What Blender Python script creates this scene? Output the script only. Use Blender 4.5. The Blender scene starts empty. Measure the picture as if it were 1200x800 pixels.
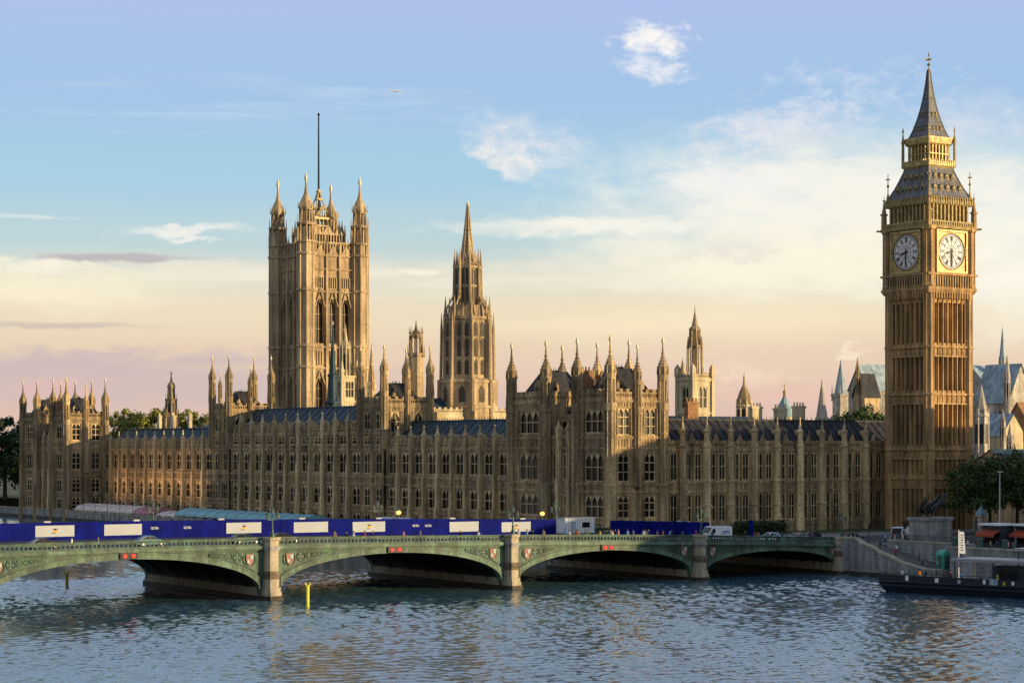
import bpy, math, random
import numpy as np
from mathutils import Vector, Matrix
R_ = math.radians
rnd = random.Random(7)
S = bpy.context.scene
COL = S.collection

# ------------------------------------------------------------------ camera
cam_d = bpy.data.cameras.new('camera'); cam = bpy.data.objects.new('camera', cam_d); COL.objects.link(cam)
cam.location = (297, 297, 21)
cam.rotation_euler = (R_(90), 0, math.atan2(0.5519, -0.8339))
cam_d.sensor_width = 36; cam_d.lens = 72; cam_d.shift_y = 0.105
cam_d.clip_start = 1; cam_d.clip_end = 20000
S.camera = cam
CR = Vector((-0.83389, 0.55194, 0)); CF = Vector((-0.55194, -0.83389, 0))

# ------------------------------------------------------------------ sky, sun, exposure
SUN_EL, SUN_DIR = 9.0, Vector((-0.62, 0.785, 0)).normalized()      # towards the sun, on the map
w = bpy.data.worlds.new('World'); S.world = w; w.use_nodes = True
def world_nodes():
    nt = w.node_tree; N = nt.nodes; L = nt.links; N.clear()
    def nd(t, **k):
        n = N.new(t)
        for a, b in k.items(): setattr(n, a, b)
        return n
    def m(op, a, b=None, c=None, clamp=False):
        n = nd('ShaderNodeMath', operation=op, use_clamp=clamp)
        for i, x in enumerate((a, b, c)):
            if x is None: continue
            if isinstance(x, (int, float)): n.inputs[i].default_value = x
            else: L.new(x, n.inputs[i])
        return n.outputs[0]
    def mix(f, a, b, mode='MIX'):
        n = nd('ShaderNodeMix', data_type='RGBA', blend_type=mode)
        for i, x in ((0, f), (6, a), (7, b)):
            if isinstance(x, (int, float)): n.inputs[i].default_value = x
            elif isinstance(x, tuple): n.inputs[i].default_value = (*x, 1)
            else: L.new(x, n.inputs[i])
        return n.outputs[2]
    out = nd('ShaderNodeOutputWorld'); bg = nd('ShaderNodeBackground'); L.new(bg.outputs[0], out.inputs[0])
    sky = nd('ShaderNodeTexSky', sky_type='NISHITA', sun_disc=False)
    sky.sun_elevation = R_(SUN_EL); sky.sun_rotation = math.atan2(SUN_DIR.x, SUN_DIR.y)
    sky.air_density = 1.0; sky.dust_density = 1.5; sky.ozone_density = 2.0
    tc = nd('ShaderNodeTexCoord').outputs['Generated']
    nrm = nd('ShaderNodeVectorMath', operation='NORMALIZE'); L.new(tc, nrm.inputs[0]); D = nrm.outputs[0]
    sep = nd('ShaderNodeSeparateXYZ'); L.new(D, sep.inputs[0]); z = sep.outputs[2]
    def dot(v):
        n = nd('ShaderNodeVectorMath', operation='DOT_PRODUCT'); L.new(D, n.inputs[0]); n.inputs[1].default_value = v
        return n.outputs['Value']
    # bearing west of the south-south-west axis and elevation, both in degrees
    az = m('MULTIPLY', m('ARCTAN2', dot(CR), dot(CF)), 57.2958)
    el = m('MULTIPLY', m('ARCSINE', z), 57.2958)
    # clear evening air: colour by elevation
    rampf = m('DIVIDE', el, 90.0, clamp=True)
    rp = nd('ShaderNodeValToRGB'); L.new(rampf, rp.inputs[0])
    cr = rp.color_ramp; cr.interpolation = 'EASE'
    stops = [(-0.0, (.76, .54, .46)), (1.4, (.84, .60, .50)), (2.6, (.90, .69, .51)), (3.7, (.94, .79, .56)), (4.7, (.84, .80, .66)), (5.8, (.55, .72, .76)),
             (7.6, (.42, .67, .85)), (10.0, (.40, .60, .88)), (12.6, (.47, .57, .90)), (18, (.66, .83, 1.06)), (34, (.68, .85, 1.08)), (50, (.22, .29, .46)), (90, (.13, .17, .31))]
    while len(cr.elements) < len(stops): cr.elements.new(0.5)
    for e, (p, c) in zip(cr.elements, stops): e.position = max(0, p / 90); e.color = (*c, 1)
    col = rp.outputs[0]
    # the sky away from the picture keeps a share of the physical sky
    nis = nd('ShaderNodeVectorMath', operation='SCALE'); L.new(sky.outputs[0], nis.inputs[0]); nis.inputs['Scale'].default_value = 0.10
    col = mix(0.12, col, nis.outputs[0])
    # clouds: noise in (bearing, elevation), thinned where the sky is clear
    def cloudnoise(sx, sy, sc, det, off, rough=.6):
        cmb = nd('ShaderNodeCombineXYZ'); L.new(m('MULTIPLY', az, sx), cmb.inputs[0]); L.new(m('MULTIPLY', el, sy), cmb.inputs[1]); cmb.inputs[2].default_value = off
        n = nd('ShaderNodeTexNoise'); L.new(cmb.outputs[0], n.inputs['Vector']); n.inputs['Scale'].default_value = sc
        n.inputs['Detail'].default_value = det; n.inputs['Roughness'].default_value = rough; n.inputs['Distortion'].default_value = .4
        return n.outputs[0]
    n1 = cloudnoise(.55, 1.3, 1.0, 8, 3.1); n2 = cloudnoise(.12, 1.7, 1.0, 6, 8.7); n3 = cloudnoise(1.6, 2.6, 1.0, 9, 1.3, .68)
    def smooth(x, a, b):
        n = nd('ShaderNodeMapRange', interpolation_type='SMOOTHSTEP'); L.new(x, n.inputs[0])
        n.inputs[1].default_value = a; n.inputs[2].default_value = b
        return n.outputs[0]
    wz = cloudnoise(.9, 1.5, 1.0, 5, 5.5); we = cloudnoise(.7, 1.6, 1.0, 6, 9.9)
    azw = m('ADD', az, m('MULTIPLY', m('SUBTRACT', wz, .5), 3.2)); elw = m('ADD', el, m('MULTIPLY', m('SUBTRACT', we, .5), 1.1))
    def blob(a0, e0, sa, se, shear=0.0):
        da = m('SUBTRACT', azw if sa > .7 else az, a0); de = m('SUBTRACT', m('SUBTRACT', elw if se > .2 else m('ADD', el, m('MULTIPLY', m('SUBTRACT', we, .5), .35)), e0), m('MULTIPLY', da, shear))
        q = m('ADD', m('POWER', m('ABSOLUTE', m('DIVIDE', da, sa)), 2.0), m('POWER', m('ABSOLUTE', m('DIVIDE', de, se)), 2.0))
        return m('POWER', 2.718, m('MULTIPLY', q, -1.0))
    def cloud(mask, noise, lo, hi, color, amt):
        nonlocal col
        f = m('MULTIPLY', smooth(m('MULTIPLY', mask, noise), lo, hi), amt, clamp=True)
        col = mix(f, col, color)
    def P(px, py): return (math.degrees(math.atan((px - 600) / 2400)), math.degrees(math.atan((526 - py) / 2400)))
    W = (.98, .95, .92); CREAM = (.98, .90, .72); PINK = (.86, .56, .47); GREY = (.50, .45, .47)
    # broad veil in the west
    cloud(blob(*P(1000, 250), 8.5, 2.6), m('ADD', m('MULTIPLY', n1, .8), .2), .12, .60, (.95, .92, .82), .95)
    cloud(blob(*P(960, 310), 9.0, 1.3), m('ADD', m('MULTIPLY', n1, .5), .35), .16, .62, (.98, .91, .73), .9)
    cloud(blob(*P(1190, 330), 3.0, 2.6), m('ADD', m('MULTIPLY', n1, .4), .42), .2, .75, (1.0, .96, .84), .85)
    cloud(blob(*P(820, 380), 10.0, 1.1), m('ADD', m('MULTIPLY', n2, .5), .3), .2, .75, (.98, .82, .56), .8)
    cloud(blob(*P(900, 155), 3.8, 1.1, .18), m('ADD', m('MULTIPLY', n3, .8), .12), .26, .66, (.86, .83, .86), .75)
    cloud(blob(*P(850, 215), 3.4, .95), m('ADD', m('MULTIPLY', n3, .8), .12), .24, .62, (.91, .89, .88), .8)
    cloud(blob(*P(1150, 150), 2.8, 1.2), m('ADD', m('MULTIPLY', n3, .5), .25), .26, .7, (.80, .79, .85), .7)
    cloud(blob(*P(680, 265), 6.5, .42, .015), m('ADD', m('MULTIPLY', n2, .6), .25), .26, .66, (.97, .93, .82), .9)
    cloud(blob(*P(620, 170), 2.5, 1.2, -.2), m('ADD', m('MULTIPLY', n3, .85), .1), .20, .78, (.88, .84, .84), .85)
    cloud(blob(*P(600, 190), 1.1, .7, -.5), n3, .18, .62, (.97, .91, .84), .6)
    cloud(blob(*P(760, 46), 1.5, .62, -.22), m('ADD', m('MULTIPLY', n3, 1.0), .06), .24, .60, W, .95)
    cloud(blob(*P(764, 84), 1.3, .5, -.2), m('ADD', m('MULTIPLY', n3, 1.0), .02), .24, .66, (.92, .90, .93), .8)
    cloud(blob(*P(420, 330), 16, .9), m('ADD', m('MULTIPLY', n2, .8), .1), .30, .62, (.96, .88, .72), .6)
    cloud(blob(*P(300, 120), 14, 2.2), n2, .44, .72, (.78, .82, .92), .35)
    cloud(blob(*P(1000, 110), 6, 1.6), n3, .34, .72, (.82, .83, .90), .5)
    cloud(blob(*P(220, 274), 2.9, .30, .03), m('ADD', m('MULTIPLY', n2, .7), .2), .28, .58, (.92, .90, .84), .85)
    cloud(blob(*P(30, 262), 2.4, .13), n2, .26, .5, (.90, .89, .84), .6)
    cloud(blob(*P(490, 320), .9, .16), n2, .22, .45, CREAM, .7)
    cloud(blob(*P(40, 345), 6.5, 1.0), m('ADD', m('MULTIPLY', n1, .6), .3), .26, .7, (.98, .88, .66), .85)
    cloud(blob(*P(60, 316), 3.0, .34), m('ADD', m('MULTIPLY', n3, .6), .25), .26, .6, (1.0, .93, .76), .8)
    cloud(blob(*P(130, 306), 3.2, .15), m('ADD', m('MULTIPLY', n2, .6), .3), .24, .55, GREY, .8)
    cloud(blob(*P(60, 384), 3.6, .15), m('ADD', m('MULTIPLY', n2, .6), .3), .24, .55, (.55, .47, .46), .6)
    cloud(blob(*P(60, 450), 12.0, 1.0), m('ADD', m('MULTIPLY', n2, .6), .3), .22, .60, (.62, .50, .49), .85)
    cloud(blob(*P(150, 425), 9.0, .55), m('ADD', m('MULTIPLY', n2, .8), .12), .26, .6, (.60, .49, .50), .7)
    cloud(blob(*P(700, 425), 7.0, .5), m('ADD', m('MULTIPLY', n2, .8), .1), .28, .62, (.80, .62, .52), .6)
    cloud(blob(*P(880, 440), 3.2, .6), n3, .26, .62, (.95, .74, .58), .6)
    cloud(blob(*P(870, 295), 3.2, .5, .05), n3, .28, .62, (.72, .70, .66), .5)
    cloud(blob(*P(60, 455), 3.0, .5), n3, .30, .60, (.84, .50, .46), .6)
    cloud(blob(*P(920, 465), 4.0, .55), m('ADD', m('MULTIPLY', n3, .7), .1), .26, .6, PINK, .75)
    cloud(blob(*P(1000, 412), .8, .22), n3, .24, .5, (1.0, .84, .62), .7)
    cloud(blob(*P(600, 470), 5.0, .6), m('ADD', m('MULTIPLY', n2, .6), .2), .26, .6, (.66, .48, .47), .6)
    # streaky bands all round the horizon, so the rest of the sky carries clouds too
    band = m('MULTIPLY', smooth(el, 1.0, 4.0), m('SUBTRACT', 1.0, smooth(el, 14.0, 40.0)))
    off = smooth(m('ABSOLUTE', az), 16.0, 30.0)
    cloud(m('MULTIPLY', band, off), n1, .40, .70, (.92, .86, .76), .7)
    # the sky opposite the sunset, behind the viewer, is dimmer
    dim = m('SUBTRACT', 1.0, m('MULTIPLY', smooth(dot((.958, .287, 0)), -.1, .75), .26))
    dm = nd('ShaderNodeVectorMath', operation='SCALE'); L.new(col, dm.inputs[0]); L.new(dim, dm.inputs['Scale']); col = dm.outputs[0]
    L.new(col, bg.inputs[0]); bg.inputs[1].default_value = .76
world_nodes()
sd = bpy.data.lights.new('sun', 'SUN'); sun = bpy.data.objects.new('sun', sd); COL.objects.link(sun)
sd.energy = 5.0; sd.angle = R_(0.6); sd.color = (1.0, .76, .41)
v = Vector((SUN_DIR.x * math.cos(R_(SUN_EL)), SUN_DIR.y * math.cos(R_(SUN_EL)), math.sin(R_(SUN_EL))))
sun.rotation_euler = v.to_track_quat('Z', 'Y').to_euler()
S.view_settings.view_transform = 'Standard'; S.view_settings.look = 'None'
S.view_settings.exposure = 0.40; S.view_settings.gamma = 1.0; S.view_settings.use_curve_mapping = False
S.render.engine = 'CYCLES'; S.cycles.max_bounces = 5; S.cycles.use_denoising = True

# ------------------------------------------------------------------ materials
def mat(name, col, rough=.8, var=.25, scale=.35, metal=0.0, spec=.3, streak=0.0, fine=0.0, emit=None, bump=0.0, col2=None, courses=0.0, obj=0.0):
    m = bpy.data.materials.new(name); m.use_nodes = True
    nt = m.node_tree; N = nt.nodes; L = nt.links; b = N['Principled BSDF']
    b.inputs['Roughness'].default_value = rough; b.inputs['Metallic'].default_value = metal
    b.inputs['Specular IOR Level'].default_value = spec
    if emit:
        b.inputs['Base Color'].default_value = (*col, 1)
        b.inputs['Emission Color'].default_value = (*col, 1); b.inputs['Emission Strength'].default_value = emit; return m
    geo = N.new('ShaderNodeNewGeometry').outputs['Position']
    def noise(sc, det=4, scl=(1, 1, 1)):
        mp = N.new('ShaderNodeMapping'); L.new(geo, mp.inputs[0]); mp.inputs['Scale'].default_value = scl
        n = N.new('ShaderNodeTexNoise'); L.new(mp.outputs[0], n.inputs['Vector']); n.inputs['Scale'].default_value = sc; n.inputs['Detail'].default_value = det
        return n.outputs[0]
    def mr(x, a, b_, c, d):
        n = N.new('ShaderNodeMapRange'); L.new(x, n.inputs[0])
        for i, q in enumerate((a, b_, c, d)): n.inputs[i + 1].default_value = q
        return n.outputs[0]
    def mul(a, f):
        n = N.new('ShaderNodeMix'); n.data_type = 'RGBA'; n.blend_type = 'MULTIPLY'; n.inputs[0].default_value = 1
        if isinstance(a, tuple): n.inputs[6].default_value = (*a, 1)
        else: L.new(a, n.inputs[6])
        L.new(f, n.inputs[7]); return n.outputs[2]
    c = (*col,)
    n0 = noise(scale)
    cur = c
    if col2:
        mx = N.new('ShaderNodeMix'); mx.data_type = 'RGBA'; L.new(mr(noise(scale * .6, 3), .4, .62, 0, 1), mx.inputs[0])
        mx.inputs[6].default_value = (*col, 1); mx.inputs[7].default_value = (*col2, 1); cur = mx.outputs[2]
    cur = mul(cur, mr(n0, .3, .7, 1 - var, 1 + var))
    if fine: cur = mul(cur, mr(noise(2.2, 2), .35, .65, 1 - fine, 1 + fine))
    if streak: cur = mul(cur, mr(noise(.9, 3, (1, 1, .08)), .35, .65, 1 - streak, 1 + streak))
    if obj: cur = mul(cur, mr(N.new('ShaderNodeObjectInfo').outputs['Random'], 0, 1, 1 - obj, 1 + obj))
    if courses:
        mp = N.new('ShaderNodeSeparateXYZ'); L.new(geo, mp.inputs[0])
        fr = N.new('ShaderNodeMath'); fr.operation = 'FRACT'
        dv = N.new('ShaderNodeMath'); dv.operation = 'DIVIDE'; L.new(mp.outputs[2], dv.inputs[0]); dv.inputs[1].default_value = courses; L.new(dv.outputs[0], fr.inputs[0])
        cur = mul(cur, mr(fr.outputs[0], .0, .18, .62, 1.0))
    L.new(cur, b.inputs['Base Color'])
    if bump:
        bp = N.new('ShaderNodeBump'); bp.inputs['Strength'].default_value = bump; bp.inputs['Distance'].default_value = .3
        L.new(noise(1.5, 5), bp.inputs['Height']); L.new(bp.outputs[0], b.inputs['Normal'])
    return m
M = {}
M['stone'] = mat('limestone', (.385, .265, .130), .9, .30, .11, streak=.46, fine=.22, col2=(.255, .185, .105))
M['stone_tower'] = mat('tower_limestone', (.40, .245, .105), .9, .26, .16, streak=.34, fine=.18, col2=(.34, .215, .105))
M['stone_pale'] = mat('pale_limestone', (.50, .365, .195), .9, .2, .25, streak=.32, fine=.22, obj=.22)
M['stone_grey'] = mat('grey_pink_limestone', (.42, .305, .175), .9, .26, .12, streak=.34, fine=.20, col2=(.35, .25, .14))
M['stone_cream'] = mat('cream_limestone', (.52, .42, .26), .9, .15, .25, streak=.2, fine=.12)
M['brick'] = mat('orange_brick', (.26, .135, .065), .9, .2, .6, fine=.25)
M['slate'] = mat('cast_iron_roof_tile', (.026, .050, .064), .62, .3, .3, streak=.35, fine=.25, spec=.2)
M['slate_dark'] = mat('dark_iron_roof_tile', (.030, .029, .032), .65, .3, .3, streak=.3, fine=.3, spec=.2)
M['slate_tower'] = mat('tower_iron_roof', (.135, .13, .135), .55, .25, .5, streak=.2, fine=.25, spec=.3, courses=.9)
M['lead'] = mat('pale_blue_lead', (.25, .32, .36), .6, .22, .3, streak=.3, fine=.15, spec=.3)
M['copper'] = mat('pale_green_copper', (.22, .33, .36), .6, .15, .2, streak=.2)
M['abbey'] = mat('grey_white_stone', (.40, .36, .30), .9, .2, .25, streak=.32, fine=.22, col2=(.30, .26, .21))
M['glass'] = mat('dark_window_glass', (.010, .010, .010), .22, .4, .5, spec=.22)
gi = M['glass'].node_tree; ob_ = gi.nodes.new('ShaderNodeObjectInfo'); rp_ = gi.nodes.new('ShaderNodeValToRGB'); gi.links.new(ob_.outputs['Random'], rp_.inputs[0]); rp_.color_ramp.interpolation = 'CONSTANT'
rp_.color_ramp.elements[0].color = (.006, .006, .006, 1); rp_.color_ramp.elements[1].position = .45; rp_.color_ramp.elements[1].color = (.014, .012, .010, 1)
for p_, c_ in ((.72, (.028, .022, .016)), (.88, (.065, .055, .042))): e_ = rp_.color_ramp.elements.new(p_); e_.color = (*c_, 1)      # blinds and curtains behind some panes
gi.links.new(rp_.outputs[0], gi.nodes['Principled BSDF'].inputs['Base Color'])
M['brown_pane'] = mat('brown_louvres', (.085, .066, .045), .8, .3, .5)  # flat mid-brown for the octagon windows
M['gilt'] = mat('gilding', (.44, .31, .11), .5, .25, .8, metal=.15, spec=.4, fine=.3)
M['gold'] = mat('gold_leaf', (.62, .50, .30), .5, .1, .8, metal=.25, spec=.5)
M['gild_green'] = mat('olive_gilt_stone', (.34, .25, .10), .7, .25, .6, fine=.3, metal=.05)
M['opal'] = mat('opal_glass', (.33, .34, .37), .4, .06, .4, spec=.4)
for k_, v_ in (('Emission Color', (1, .93, .86, 1)), ('Emission Strength', .07)): M['opal'].node_tree.nodes['Principled BSDF'].inputs[k_].default_value = v_   # the dials are lit from behind
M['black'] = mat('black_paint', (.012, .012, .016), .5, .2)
M['iron'] = mat('dark_iron', (.025, .035, .045), .5, .3, .5)
M['bronze'] = mat('dark_bronze', (.022, .022, .020), .45, .3, .8, metal=.3)
M['green'] = mat('pale_green_paint', (.098, .155, .105), .6, .26, .22, spec=.3, streak=.32, fine=.2, col2=(.088, .125, .085))
M['green_mid'] = mat('green_paint', (.056, .108, .074), .6, .26, .25, spec=.3, streak=.36, fine=.22, col2=(.06, .088, .06))
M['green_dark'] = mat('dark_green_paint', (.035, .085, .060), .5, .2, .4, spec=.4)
M['soffit'] = mat('blackish_green_iron', (.018, .022, .018), .7, .3, .4)  # near-black green for the undersides of the arches
M['granite'] = mat('grey_granite', (.25, .24, .225), .85, .2, .35, streak=.3, fine=.18, courses=.62)
M['granite_pale'] = mat('pale_granite', (.36, .30, .215), .85, .15, .4, streak=.2, fine=.12)
M['granite_stain'] = mat('tide_stained_granite', (.15, .115, .075), .8, .25, .5, fine=.25, streak=.2)
M['granite_dark'] = mat('wet_weedy_granite', (.050, .040, .028), .7, .3, .5, fine=.3)
M['asphalt'] = mat('asphalt', (.05, .05, .052), .9, .15, .4, fine=.15)
M['paving'] = mat('paving_stone', (.20, .19, .175), .9, .12, .3, fine=.12)
M['ground'] = mat('lawn_and_earth', (.07, .085, .035), .95, .25, .05, fine=.2)
M['white'] = mat('white_paint', (.75, .75, .74), .5, .06, .4)
M['offwhite'] = mat('off_white_board', (.38, .40, .42), .7, .06, .5)
M['blue'] = mat('blue_hoarding_paint', (.003, .007, .14), .8, .22, .35, fine=.2, streak=.2, obj=.1, spec=.08)
M['pink_cloth'] = mat('pale_pink_canvas', (.80, .64, .56), .85, .1, .6)
M['rose_cloth'] = mat('rose_canvas', (.52, .24, .26), .85, .1, .6)
M['teal_cloth'] = mat('pale_teal_canvas', (.28, .50, .52), .85, .1, .6)
M['red'] = mat('red_paint', (.45, .035, .025), .5, .1)
M['redorange'] = mat('red_orange_canvas', (.36, .065, .03), .8, .12, .5)
M['redlamp'] = mat('red_signal_lamp', (1.0, .035, .02), emit=1.1)
M['lamp'] = mat('lit_lamp_glass', (1.0, .48, .12), emit=1.5)
M['lampglass'] = mat('unlit_lamp_glass', (.12, .13, .12), .35, .05, spec=.5)
M['yellow'] = mat('yellow_paint', (.62, .55, .06), .5, .1)
M['teal_paint'] = mat('bright_teal_paint', (.07, .36, .26), .5, .1)
M['navy'] = mat('navy_hull_paint', (.012, .016, .028), .45, .2, .5)
M['deckgrey'] = mat('grey_deck', (.13, .135, .14), .8, .12)
M['roofgrey'] = mat('pale_roof_sheet', (.36, .35, .36), .6, .08)
M['bark'] = mat('bark', (.07, .052, .038), .95, .3, .8)
M['tyre'] = mat('tyre_rubber', (.015, .015, .015), .9, .1)
M['skin'] = mat('skin', (.45, .27, .19), .6, .05)
M['crestred'] = mat('faded_red_crest', (.26, .12, .08), .6, .2, 1.0)
M['emblem'] = mat('orange_emblem', (.65, .30, .03), .6, .1)
M['signblue'] = mat('blue_lettering', (.05, .16, .42), .5, .1)
M['chrome'] = mat('aluminium', (.55, .55, .56), .3, .05, metal=.8)
def leafmat(name, c1, c2):
    m = bpy.data.materials.new(name); m.use_nodes = True; nt = m.node_tree; N = nt.nodes; L = nt.links; b = N['Principled BSDF']
    g = N.new('ShaderNodeNewGeometry'); r = N.new('ShaderNodeValToRGB'); L.new(g.outputs['Random Per Island'], r.inputs[0])
    r.color_ramp.elements[0].color = (*c1, 1); r.color_ramp.elements[1].color = (*c2, 1)
    L.new(r.outputs[0], b.inputs['Base Color']); b.inputs['Roughness'].default_value = .7; b.inputs['Specular IOR Level'].default_value = .2
    return m
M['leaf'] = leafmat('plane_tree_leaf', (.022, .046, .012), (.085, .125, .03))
M['leaf_sunlit'] = leafmat('sun_tinted_leaf', (.11, .13, .018), (.26, .25, .05))  # evening sunlight on the far crowns put into the leaf colour
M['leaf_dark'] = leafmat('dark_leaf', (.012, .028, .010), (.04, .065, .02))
def water():
    m = bpy.data.materials.new('river_water'); m.use_nodes = True; nt = m.node_tree; N = nt.nodes; L = nt.links; b = N['Principled BSDF']
    b.inputs['Base Color'].default_value = (.050, .105, .135, 1); b.inputs['Roughness'].default_value = .06; b.inputs['IOR'].default_value = 1.55
    b.inputs['Specular IOR Level'].default_value = .5
    g = N.new('ShaderNodeNewGeometry').outputs['Position']
    prev = None
    for sc, det, scl, dist, st in ((1.1, 3, (1, 1, 1), .05, .6), (3.0, 2, (.8, 1, 1), .02, .6)):
        mp = N.new('ShaderNodeMapping'); L.new(g, mp.inputs[0]); mp.inputs['Scale'].default_value = scl; mp.inputs['Rotation'].default_value = (0, 0, .5)
        n = N.new('ShaderNodeTexNoise'); L.new(mp.outputs[0], n.inputs['Vector']); n.inputs['Scale'].default_value = sc; n.inputs['Detail'].default_value = det; n.inputs['Distortion'].default_value = .6
        bp = N.new('ShaderNodeBump'); bp.inputs['Strength'].default_value = st; bp.inputs['Distance'].default_value = dist
        L.new(n.outputs[0], bp.inputs['Height'])
        if prev: L.new(prev, bp.inputs['Normal'])
        prev = bp.outputs[0]
    L.new(prev, b.inputs['Normal'])
    return m
M['water'] = water()

# ------------------------------------------------------------------ mesh helpers
class MB:
    def __init__(s): s.v = []; s.f = []; s.m = []
    def add(s, vs, fs, mi=0):
        o = len(s.v); s.v += [tuple(p) for p in vs]
        for f in fs: s.f.append(tuple(i + o for i in f)); s.m.append(mi)
        return s
    def box(s, x0, x1, y0, y1, z0, z1, mi=0):
        if x0 > x1: x0, x1 = x1, x0
        if y0 > y1: y0, y1 = y1, y0
        return s.add([(x0, y0, z0), (x1, y0, z0), (x1, y1, z0), (x0, y1, z0), (x0, y0, z1), (x1, y0, z1), (x1, y1, z1), (x0, y1, z1)],
                     [(0, 3, 2, 1), (4, 5, 6, 7), (0, 1, 5, 4), (1, 2, 6, 5), (2, 3, 7, 6), (3, 0, 4, 7)], mi)
    def lathe(s, cx, cy, prof, n=8, rot=None, mi=0, sx=1, sy=1):
        rot = math.pi / n if rot is None else rot
        vs = []; fs = []
        for z, r in prof:
            for k in range(n):
                a = rot + 2 * math.pi * k / n; vs.append((cx + sx * r * math.cos(a), cy + sy * r * math.sin(a), z))
        for i in range(len(prof) - 1):
            for k in range(n):
                a = i * n + k; b = i * n + (k + 1) % n; fs.append((a, b, b + n, a + n))
        fs.append(tuple(range(n))[::-1]); fs.append(tuple(range((len(prof) - 1) * n, len(prof) * n)))
        return s.add(vs, fs, mi)
    def sq(s, cx, cy, prof, mi=0, hx=1, hy=1):      # square section of half width r
        return s.lathe(cx, cy, [(z, r * math.sqrt(2)) for z, r in prof], 4, math.pi / 4, mi, hx, hy)
    def tube(s, p0, p1, r0, r1=None, n=6, mi=0):
        r1 = r0 if r1 is None else r1
        p0 = Vector(p0); p1 = Vector(p1); d = (p1 - p0).normalized()
        a = d.orthogonal().normalized(); b = d.cross(a)
        vs = [p + r * (math.cos(t) * a + math.sin(t) * b) for p, r in ((p0, r0), (p1, r1)) for t in [2 * math.pi * k / n for k in range(n)]]
        return s.add(vs, [(k, (k + 1) % n, n + (k + 1) % n, n + k) for k in range(n)] + [tuple(range(n))[::-1], tuple(range(n, 2 * n))], mi)
    def prismy(s, pts, y0, y1, mi=0):                # outline in x,z extruded along y
        n = len(pts); vs = [(x, y0, z) for x, z in pts] + [(x, y1, z) for x, z in pts]
        return s.add(vs, [tuple(range(n))[::-1], tuple(range(n, 2 * n))] + [(k, (k + 1) % n, n + (k + 1) % n, n + k) for k in range(n)], mi)
    def mesh(s, name, mats, smooth=False):
        me = bpy.data.meshes.new(name); me.from_pydata(s.v, [], s.f); me.update()
        for q in (mats if isinstance(mats, (list, tuple)) else [mats]): me.materials.append(M[q] if isinstance(q, str) else q)
        if any(s.m): me.polygons.foreach_set('material_index', s.m)
        if smooth: me.polygons.foreach_set('use_smooth', [True] * len(me.polygons))
        return me
WL = {}
def wloc(o): return WL.get(o.name, Vector((0, 0, 0))) if o else Vector((0, 0, 0))
def link(o, parent, loc, rz=0.0):
    COL.objects.link(o); pl = wloc(parent)
    o.location = Vector(loc) - pl; o.rotation_euler = (0, 0, rz)
    if parent: o.parent = parent
    WL[o.name] = Vector(loc); return o
def part(name, mb, mats, parent, smooth=False):      # geometry given in world coordinates
    pl = wloc(parent); mb.v = [(x - pl.x, y - pl.y, z - pl.z) for x, y, z in mb.v]
    return link(bpy.data.objects.new(name, mb.mesh(name, mats, smooth)), parent, pl)
def inst(name, me, parent, loc, rz=0.0): return link(bpy.data.objects.new(name, me), parent, loc, rz)
def tag(o, label, cat, group=None, kind=None):
    if label: o['label'] = label
    if cat: o['category'] = cat
    if group: o['group'] = group
    if kind: o['kind'] = kind
    return o
def thing(name, label, cat, loc, group=None, rz=0.0):
    return tag(link(bpy.data.objects.new(name, None), None, loc, rz), label, cat, group)
def solo(name, mb, mats, label, cat, group=None, smooth=False):
    return tag(part(name, mb, mats, None, smooth), label, cat, group)
def struct(name, mb, mats): return tag(part(name, mb, mats, None), None, None, None, 'structure')
def dup(root, loc, rz=0.0, label=None, scale=None):
    r = root.copy(); COL.objects.link(r); r.location = loc; r.rotation_euler = (0, 0, rz); WL[r.name] = Vector(loc)
    if scale: r.scale = scale
    if label: r['label'] = label
    for ch in list(root.children):
        c = ch.copy(); COL.objects.link(c); c.parent = r
        for g in list(ch.children):
            d = g.copy(); COL.objects.link(d); d.parent = c
    return r
class Pl:                                            # a vertical plane of a building: u along it, n out of it
    def __init__(s, face, c): s.face = face; s.c = c; s.rz = {'N': 0, 'E': -math.pi / 2, 'S': math.pi, 'W': math.pi / 2}[face]
    def p(s, u, n, z):
        f, c = s.face, s.c
        return (c + n, u, z) if f == 'E' else (u, c + n, z) if f == 'N' else (c - n, u, z) if f == 'W' else (u, c - n, z)
    def box(s, mb, u0, u1, n0, n1, z0, z1, mi=0):
        a = s.p(u0, n0, z0); b = s.p(u1, n1, z1); mb.box(a[0], b[0], a[1], b[1], z0, z1, mi)
    def quad(s, mb, a, b, c, d, mi=0): mb.add([s.p(*a), s.p(*b), s.p(*c), s.p(*d)], [(0, 1, 2, 3)], mi)
CACHE = {}
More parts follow.
